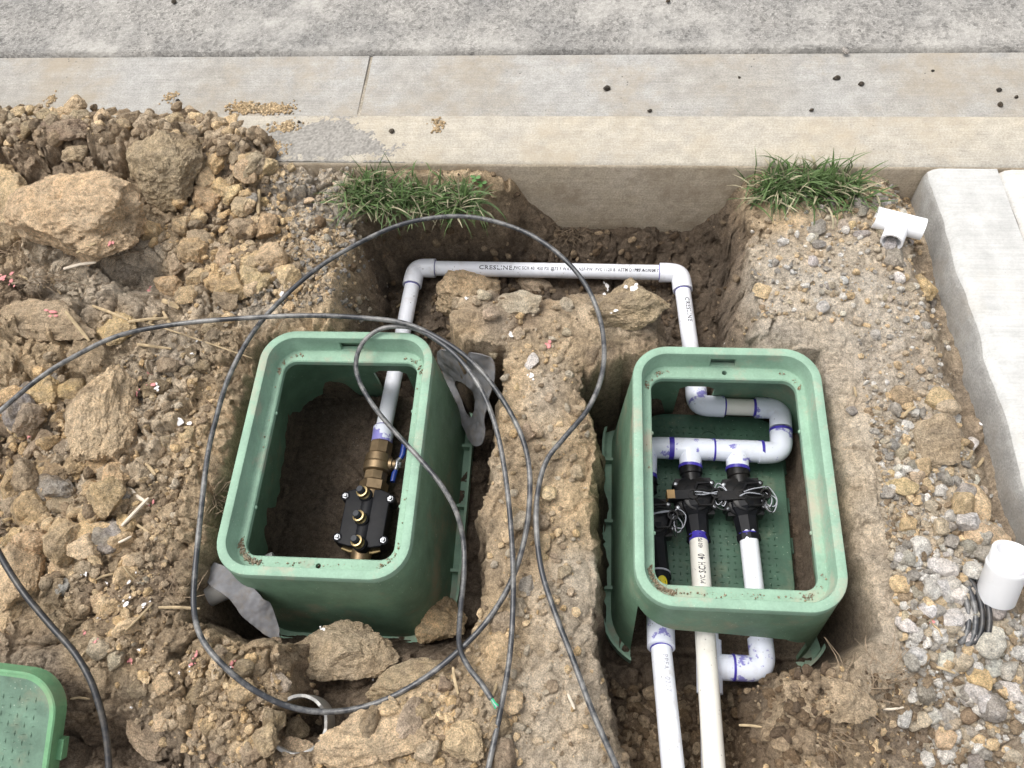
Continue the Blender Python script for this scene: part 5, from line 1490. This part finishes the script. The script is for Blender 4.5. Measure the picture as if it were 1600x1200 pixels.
def sheet(name, rows, label, thick=0.0022, mat='felt', cat='fabric', wob=0.004, sub=6):
    """a bent sheet through rows of 3D points"""
    g = np.array([[list(q) for q in spline(r, sub)] for r in rows])       # rows x m x 3
    cols_ = [spline([Vector(g[i, j]) for i in range(g.shape[0])], sub) for j in range(g.shape[1])]
    A_ = np.array([[list(q) for q in c] for c in cols_])
    A_[..., 2] += wob * fbm(A_[..., 0] * 30, A_[..., 1] * 30, 0 * A_[..., 0], 3, 5)
    m_, k_ = A_.shape[:2]
    ii = np.arange(m_ * k_).reshape(m_, k_)
    f = np.stack([ii[:-1, :-1], ii[:-1, 1:], ii[1:, 1:], ii[1:, :-1]], -1).reshape(-1, 4)
    o = link(name, np_mesh(name, A_.reshape(-1, 3), f), MAT[mat])
    tx = bpy.data.textures.new('crease', 'CLOUDS'); tx.noise_scale = 0.03
    md = o.modifiers.new('u', 'SUBSURF'); md.levels = 2; md.render_levels = 2
    md = o.modifiers.new('d', 'DISPLACE'); md.texture = tx; md.strength = 0.010; md.texture_coords = 'GLOBAL'
    md = o.modifiers.new('s', 'SOLIDIFY'); md.thickness = thick; md.offset = 0
    tag(o, label, cat)
    return o
strip_rows = [[P(334, 878, -0.085), P(318, 905, -0.09)], [P(362, 890, -0.068), P(332, 918, -0.074)], [P(390, 912, -0.066), P(358, 935, -0.072)], [P(412, 935, -0.075), P(378, 962, -0.088)], [P(424, 945, -0.09), P(405, 985, -0.105)], [P(437, 985, -0.115), P(437, 1004, -0.125)]]
sheet('fabric_strip', strip_rows, 'twisted grey fabric strip hanging over a pipe end at the box corner')
# torn grey sheet with a hole, standing between the first box and the rib
outer_px = [(676, 544, -.16), (705, 547, -.105), (738, 551, -.075), (774, 558, -.055), (774, 585, -.075), (769, 612, -.105), (760, 640, -.16), (754, 665, -.18), (759, 690, -.19), (742, 703, -.22), (728, 680, -.24), (716, 645, -.25), (704, 612, -.25), (690, 580, -.24)]
inner_px = [(706, 580, -.215), (712, 577, -.20), (726, 583, -.18), (738, 590, -.165), (746, 600, -.16), (750, 615, -.165), (750, 630, -.175), (747, 643, -.19), (743, 650, -.20), (737, 650, -.215), (730, 640, -.23), (724, 622, -.235), (717, 605, -.235), (710, 590, -.23)]
def lean(q, up=0.010):
    g_ = on_ground(q[0], q[1])
    return P(q[0], q[1], max(q[2], g_.z + up))
inner_px = [(712 + (q[0] - 728) * 0.75 + 14, 616 + (q[1] - 612) * 0.8 + 6, q[2] - 0.012) for q in inner_px]
vv = [lean(q) for q in outer_px] + [(lean(a_) + lean(b_, 0.006)) / 2 + Vector((0, 0, 0.004)) for a_, b_ in zip(outer_px, inner_px)] + [lean(q, 0.006) for q in inner_px]
n = len(outer_px)
ff = []
for k in range(n):
    j = (k + 1) % n
    ff += [(k, j, n + j, n + k), (n + k, n + j, 2 * n + j, 2 * n + k)]
ts = MB().add(vv, ff).build('torn_sheet', MAT['felt'], None, smooth=80)
md = ts.modifiers.new('u', 'SUBSURF'); md.levels = 4; md.render_levels = 4
tx = bpy.data.textures.new('crease', 'CLOUDS'); tx.noise_scale = 0.035
md = ts.modifiers.new('d', 'DISPLACE'); md.texture = tx; md.strength = 0.008; md.texture_coords = 'GLOBAL'
md = ts.modifiers.new('s', 'SOLIDIFY'); md.thickness = 0.002; md.offset = 0
tag(ts, 'torn grey fabric sheet with a hole wedged between box and soil rib', 'fabric')

# ------------------------------------------------------------------ cables
def cable(name, pts, r, mat, label, lift=0.006, tip=None):
    """pts: (u, v, height) in the photo; None = lying on the soil"""
    w = []
    for q in pts:
        if q[2] is None:
            g_ = on_ground(q[0], q[1]); w.append(g_ + Vector((0, 0, r + lift)))
        else:
            w.append(P(*q))
    sm = spline(w, 9)
    o = fix_build(MB().sweep(sm, r, 14), name, MAT[mat], None, 60)
    tag(o, label, 'cable')
    if tip:
        d = (sm[-1] - sm[-2]).normalized(); b = d.orthogonal().normalized()
        for k, mt in enumerate(tip):
            a = sm[-1] + b * (0.0016 * (k - 1))
            fix_build(MB().sweep([a - d * 0.004, a + d * 0.008, a + d * 0.014 + b * 0.002 * (k - 1)], 0.0013, 6), 'wire_end', MAT[mt], o)
    return o
RC = 0.0045
cable('cable', [(-60, 690, 0.03), (0, 642, 0.045), (60, 592, 0.06), (120, 555, 0.05), (190, 523, 0.04), (280, 506, 0.03), (380, 497, 0.035), (480, 493, 0.035), (560, 496, 0.03), (635, 506, 0.025), (700, 537, 0.02), (750, 578, 0.01), (790, 632, 0.0), (818, 690, -0.008),
                (828, 750, -0.012), (822, 830, -0.014), (800, 905, -0.014), (765, 965, -0.014), (720, 1014, -0.02), (660, 1062, -0.03), (590, 1098, -0.035), (520, 1112, -0.035), (455, 1105, -0.022), (395, 1077, 0.006), (345, 1036, 0.022), (314, 995, 0.022), (303, 950, 0.014),
                (305, 890, 0.014), (314, 800, 0.014), (324, 715, 0.014), (336, 660, 0.014), (358, 588, 0.014), (395, 520, 0.014), (440, 468, 0.015), (495, 420, 0.015), (555, 383, 0.016), (620, 353, 0.018), (680, 340, 0.018), (735, 339, 0.016), (790, 351, 0.012), (840, 373, 0.008), (885, 408, 0.006),
                (918, 450, 0.004), (938, 500, 0.0), (944, 550, 0.0), (938, 595, 0.0), (918, 640, -0.005), (885, 680, -0.008), (855, 718, -0.012), (841, 765, -0.014), (838, 820, -0.014), (846, 890, -0.014), (868, 960, -0.014), (895, 1030, -0.014), (925, 1110, -0.016), (962, 1195, -0.02), (985, 1250, -0.03)],
      RC, 'cable', 'dirty black cable laid in one wide loop over soil and boxes')
cable('cable', [(750, 1260, -0.01), (763, 1200, -0.008), (782, 1110, -0.008), (797, 1020, -0.008), (802, 930, -0.006), (800, 850, -0.004), (792, 760, 0.0), (778, 680, 0.006), (755, 615, 0.014), (722, 566, 0.020), (690, 537, 0.022), (655, 516, 0.02), (625, 510, 0.016), (595, 514, 0.012), (570, 532, 0.008),
                (557, 560, 0.008), (560, 592, 0.008), (582, 632, 0.010), (618, 676, 0.012), (655, 716, 0.010), (688, 756, 0.006), (712, 798, -0.01), (724, 845, -0.03), (725, 900, -0.034), (719, 960, -0.026), (718, 1010, -0.012), (732, 1042, -0.004), (752, 1068, 0.002), (768, 1092, 0.004)],
      RC * 0.95, 'cable', 'dirty black cable curling over the brass valve box to a stripped green end', tip=['wire_green', 'wire_white', 'wire_green'])
cable('cable', [(-60, 760, 0.04), (-20, 830, 0.045), (10, 885, 0.05), (40, 930, 0.045), (80, 978, 0.035), (115, 1018, 0.028), (140, 1060, 0.022), (156, 1105, 0.012), (166, 1150, 0.0), (170, 1200, -0.01), (170, 1270, -0.02)],
      RC * 1.1, 'cable_clean', 'thick clean black cable passing the faded green lid')

# ------------------------------------------------------------------ grass, straw, chips, roots
def grass(name, label, spots, n, seed):
    r = np.random.default_rng(seed)
    V, Fc, K = [], [], []
    off = 0
    for k in range(n):
        u0, v0, ru, rv = spots[r.integers(len(spots))]
        c = P(u0, v0, 0.0)
        x, y = c.x + r.normal() * ru, min(c.y + r.normal() * rv, CURB_Y0 - 0.004)
        z = max(float(hz(x, y)[0]), -0.04) - 0.004
        a = r.uniform(0, 2 * math.pi)
        out = np.array([math.cos(a), math.sin(a) * 0.8 - 0.25, 0])
        L = r.uniform(0.032, 0.088) * (1.35 if r.random() < 0.10 else 1)
        lean = r.uniform(0.1, 2.0); droop = r.uniform(0.1, 2.0) * (2.0 if r.random() < 0.15 else 1)
        w = 0.0008 + 0.0022 * r.random() ** 1.6
        side_ = np.array([-math.sin(a), math.cos(a), 0]); 
        p = np.array([x, y, z]); el_ = math.pi / 2 - lean * 0.5
        seg = 6
        dead = r.random() < 0.2
        base = np.array([0.42, 0.38, 0.25]) * r.uniform(0.5, 1.1) if dead else np.array([0.062, 0.098, 0.036]) * r.uniform(0.7, 1.75) + np.array([0.012, 0.02, 0.004]) * r.uniform(0, 2)
        for s_ in range(seg + 1):
            t = s_ / seg
            ww = w * (1 - t ** 2.2) + 0.00015
            V += [p - side_ * ww, p + side_ * ww + np.array([0, 0, 0.0004])]
            K += [base * (0.8 + 0.5 * t)] * 2
            ee = el_ - droop * t * 1.2
            p = p + (out * math.cos(ee) + np.array([0, 0, math.sin(ee)])) * (L / seg)
            if p[1] > CURB_Y0 - 0.004: p[2] = max(p[2], 0.003)
            g_ = float(hz(p[0], p[1])[0])
            if p[1] < CURB_Y0: p[2] = max(p[2], g_ + 0.002)
        for s_ in range(seg):
            b = off + s_ * 2
            Fc.append((b, b + 1, b + 3, b + 2))
        off += (seg + 1) * 2
    t = thing(name, label, 'grass', P(spots[0][0], spots[0][1], 0))
    me = np_mesh('blades', np.array(V), np.array(Fc), np.array(K))
    o = link('blades', me, MAT['grass'], t)
    o['kind'] = 'stuff'
    return t
ga = grass('grass_clump', 'green grass clump with clover hanging over the back trench', [(590, 290, 0.030, 0.018), (635, 292, 0.034, 0.018), (680, 296, 0.03, 0.018), (562, 292, 0.024, 0.018), (722, 300, 0.018, 0.012)], 900, 3)
gb = grass('grass_clump', 'green grass clump at the curb near the white tee', [(1212, 286, 0.022, 0.018), (1248, 284, 0.028, 0.018), (1290, 284, 0.028, 0.018), (1325, 286, 0.022, 0.018)], 850, 4)
clov = mat_simple('clover_leaf', (0.07, 0.17, 0.04), 0.5, var=0.25, scale=120)
for u, v in ((722, 310), (732, 305), (754, 300), (705, 352), (697, 346), (745, 296), (640, 305)):
    c = on_ground(u, v) + Vector((0, 0, 0.02))
    for a in (0.3, 2.4, 4.5):
        d = Vector((math.cos(a), math.sin(a), 0.15)).normalized(); s_ = Vector((-math.sin(a), math.cos(a), 0))
        pts = [c, c + d * 0.004 + s_ * 0.004, c + d * 0.009 + s_ * 0.005, c + d * 0.0115 + s_ * 0.002, c + d * 0.0115 - s_ * 0.002, c + d * 0.009 - s_ * 0.005, c + d * 0.004 - s_ * 0.004]
        MB().add(pts, [tuple(range(7))]).build('clover_leaf', clov, ga)

def on_surface(u, v):
    d = CR.T @ np.array([(u - CX) / F_PX, (v - CY) / F_PX, 1.0])
    ok, loc, nor, _, ob, _ = scene.ray_cast(bpy.context.evaluated_depsgraph_get(), Vector((0, 0, CAM_H)), Vector(d))
    return loc.copy() if ok and (ob.name.startswith(('soil', 'stone', 'ground', 'gravel', 'curb'))) else on_ground(u, v)
bpy.context.view_layer.update()
def stick(u0, v0, u1, v1, w, mat, label, group, lift=0.003, name='straw', cat='straw'):
    a, b = on_surface(u0, v0), on_surface(u1, v1)
    m_ = (a + b) / 2
    zt = max(a.z, b.z, float(hz(m_.x, m_.y)[0]))
    a = P(u0, v0, max(a.z, zt - 0.012) + lift); b = P(u1, v1, max(b.z, zt - 0.012) + lift)
    k = depth(m_) / F_PX
    r = w / 2 * k
    mid_ = (a + b) / 2 + Vector((random.uniform(-1, 1), random.uniform(-1, 1), 1)) * 0.0025
    o = fix_build(MB().sweep([a, a.lerp(mid_, 0.5), mid_, mid_.lerp(b, 0.5), b], [r * 0.8, r, r * 0.95, r, r * 0.6], 6), name, MAT[mat], None, 30)
    tag(o, label, cat, group)
STRAWS = [(103, 487, 140, 533, 6, 'straw'), (255, 487, 270, 512, 5, 'straw'), (200, 503, 262, 497, 5, 'straw'), (215, 538, 268, 545, 5, 'straw'), (234, 505, 245, 492, 6, 'straw'), (145, 478, 200, 500, 5, 'straw'), (255, 470, 280, 482, 9, 'straw'),
          (200, 760, 232, 788, 6, 'pale_straw'), (190, 822, 232, 778, 6, 'pale_straw'), (203, 812, 236, 835, 5, 'straw'), (248, 949, 312, 951, 5, 'straw'), (196, 985, 238, 943, 4, 'straw'), (122, 1030, 158, 998, 3, 'straw'), (185, 848, 205, 838, 4, 'pale_straw'),
          (110, 1092, 140, 1092, 4, 'straw'), (228, 725, 243, 742, 6, 'straw'), (150, 905, 178, 896, 4, 'straw'), (193, 885, 210, 905, 3, 'straw'), (405, 297, 404, 335, 7, 'straw'), (490, 342, 522, 345, 5, 'straw'),
          (1380, 1108, 1412, 1105, 4, 'pale_straw'), (1443, 1107, 1458, 1100, 4, 'straw'), (1456, 974, 1472, 995, 4, 'straw'), (1463, 1042, 1492, 1052, 5, 'straw'), (1511, 718, 1519, 705, 5, 'straw'), (1527, 730, 1536, 715, 5, 'straw'), (1410, 652, 1430, 636, 5, 'straw'), (1335, 605, 1338, 620, 4, 'straw'),
          (1155, 1133, 1190, 1136, 4, 'straw'), (888, 1085, 898, 1108, 5, 'pale_straw'), (708, 1043, 716, 1085, 5, 'straw'), (768, 1090, 776, 1068, 5, 'straw'), (860, 1190, 870, 1205, 5, 'straw'), (620, 480, 640, 470, 3, 'straw'), (30, 430, 70, 450, 4, 'straw'), (75, 425, 95, 460, 4, 'straw'), (120, 395, 150, 380, 5, 'straw'), (100, 420, 150, 410, 5, 'pale_straw')]
for q in STRAWS:
    pale = q[5] == 'pale_straw'
    right = q[0] > 700
    stick(*q, ('pale dry stalk ' if pale else 'tan straw stalk ') + ('lying on the gravel or rubble by the walkway and trench' if right else 'lying among the clods beside the box holding the brass valve'), ('pale' if pale else 'tan') + (' stalks by walkway and trench' if right else ' stalks among the clods'))
stick(175, 488, 395, 560, 2.5, 'straw', 'long thin yellowish root crossing under the black cable', None, name='root', cat='root')

def chip(u, v, w, mat, label, group, name, cat='paint chip'):
    p = on_surface(u, v); k = depth(p) / F_PX; r = w / 2 * k
    V_, F_, off_ = [], [], 0
    for k_ in range(4):
        vv, f = rock_shape(2, int(u * 7 + v) + k_, 8, 0.3, 0.95, 0)
        sc = r * (0.62 if k_ == 0 else random.uniform(0.2, 0.4))
        q_ = vv * [sc, sc * random.uniform(0.5, 0.9), sc * 0.22] + ([0, 0, 0] if k_ == 0 else [random.gauss(0, r * 0.7), random.gauss(0, r * 0.7), 0])
        V_.append(q_); F_.append(f + off_); off_ += len(vv)
    me = np_mesh(name, np.concatenate(V_), np.concatenate(F_), smooth=False)
    o = link(name, me, MAT[mat]); o.location = p + Vector((0, 0, r * 0.15 + 0.001)); o.rotation_euler = (random.uniform(-.3, .3), random.uniform(-.3, .3), random.uniform(0, 6))
    tag(o, label, cat, group)
for u, v, w in [(84, 489, 22), (5, 435, 22), (18, 440, 12), (232, 583, 12), (240, 602, 14), (214, 615, 14), (150, 1003, 10), (205, 1032, 16), (307, 1024, 14), (300, 1038, 12), (363, 1036, 14), (240, 785, 10), (233, 455, 10), (133, 990, 8), (1458, 972, 8), (172, 382, 16), (46, 683, 8)]:
    chip(u, v, w, 'pink', 'pink marking-paint flake among soil and straw', 'pink paint flakes', 'paint_flake')
for u, v, w in [(857, 541, 19)]:
    chip(u, v, w, 'pink', 'salmon pink chip on top of the soil rib', None, 'paint_chip')
for u, v, w in [(222, 622, 22), (246, 607, 16), (297, 1041, 10), (135, 897, 12), (202, 910, 12), (168, 912, 7), (154, 965, 7), (213, 895, 6), (225, 945, 14), (218, 1016, 8), (280, 1052, 8), (360, 1045, 10), (583, 1062, 8), (441, 460, 20), (948, 447, 18), (990, 452, 22), (962, 486, 12), (800, 525, 18), (830, 588, 14), (728, 467, 9), (205, 1105, 6), (300, 553, 8), (308, 533, 8), (1532, 663, 10), (506, 983, 10), (198, 945, 18), (280, 660, 24)]:
    chip(u, v, w, 'white_flake', 'small white flake lying on the soil', 'white flakes', 'white_flake', 'flake')

# hair roots hanging from the slab edges and the trench rims
V = MB()
for (u, v, du, dv, n) in [(150, 395, 95, 12, 150), (80, 440, 70, 14, 110), (700, 350, 60, 10, 60), (885, 365, 30, 12, 60), (345, 790, 18, 60, 90), (280, 930, 40, 25, 50), (1370, 1060, 60, 40, 60), (1290, 1150, 40, 20, 60), (30, 400, 40, 10, 60), (190, 600, 20, 30, 50)]:
    for k in range(n):
        g_ = on_ground(u + random.gauss(0, du * 0.5), v + random.gauss(0, dv * 0.5))
        a = random.uniform(0, 6.28); L = random.uniform(0.012, 0.045)
        d = Vector((math.cos(a), math.sin(a), random.uniform(-0.2, 0.5)))
        m_ = g_ + d * L * 0.5 + Vector((0, 0, 0.004)); e_ = g_ + d * L + Vector((random.uniform(-1, 1), random.uniform(-1, 1), 0)) * 0.008
        e_.z = max(e_.z, float(hz(e_.x, e_.y)[0]) + 0.001)
        V.sweep([g_ - Vector((0, 0, 0.002)), m_, e_], [0.0007, 0.0006, 0.0003], 3, cap=False)
o = struct(V.build('root_fibres', MAT['root']), 'stuff')
tag(o, 'fine dry rootlets sticking out of broken soil edges', 'roots')

# dirt that has collected on the ledges of both boxes
V, Fc, K, off = [], [], [], 0
for b, seed in ((BOX_LEFT, 1), (BOX_RIGHT, 2)):
    rg = np.random.default_rng(seed)
    c_, s_ = math.cos(b[2]), math.sin(b[2])
    ring_ = np.array(rr_loop(BOX_W / 2 - 0.0265, BOX_L / 2 - 0.031, 0.04, 0, 12))
    dense = rg.random(len(ring_)) ** 3 + np.where((ring_[:, 0] < 0) & (ring_[:, 1] < -0.12), 1.5, 0.0)
    for k in range(900):
        i = rg.choice(len(ring_), p=dense / dense.sum()); j = (i + 1) % len(ring_)
        p_ = ring_[i] + (ring_[j] - ring_[i]) * rg.random()
        p_ = p_[:2] * (1 + rg.normal(0, 0.012))
        if abs(p_[0]) > BOX_W / 2 - 0.0225 or abs(p_[1]) > BOX_L / 2 - 0.0225: continue
        r_ = 0.0005 + 0.0016 * rg.random() ** 3
        v, f = sh[k % 5]
        V.append(v * r_ + [b[0] + c_ * p_[0] - s_ * p_[1], b[1] + s_ * p_[0] + c_ * p_[1], -0.0376 + r_ * 0.3]); Fc.append(f + off); off += len(v)
        K.append(np.tile(np.array(COLS[['mid', 'brown', 'pale'][k % 3]]) * rg.uniform(0.6, 1.0), (len(v), 1)))
o = struct(link('ledge_dirt', np_mesh('ledge_dirt', np.concatenate(V), np.concatenate(Fc), np.concatenate(K), smooth=False), MAT['soil']), 'stuff')
tag(o, 'dirt grains collected on the inner ledges of both valve boxes', 'dirt')
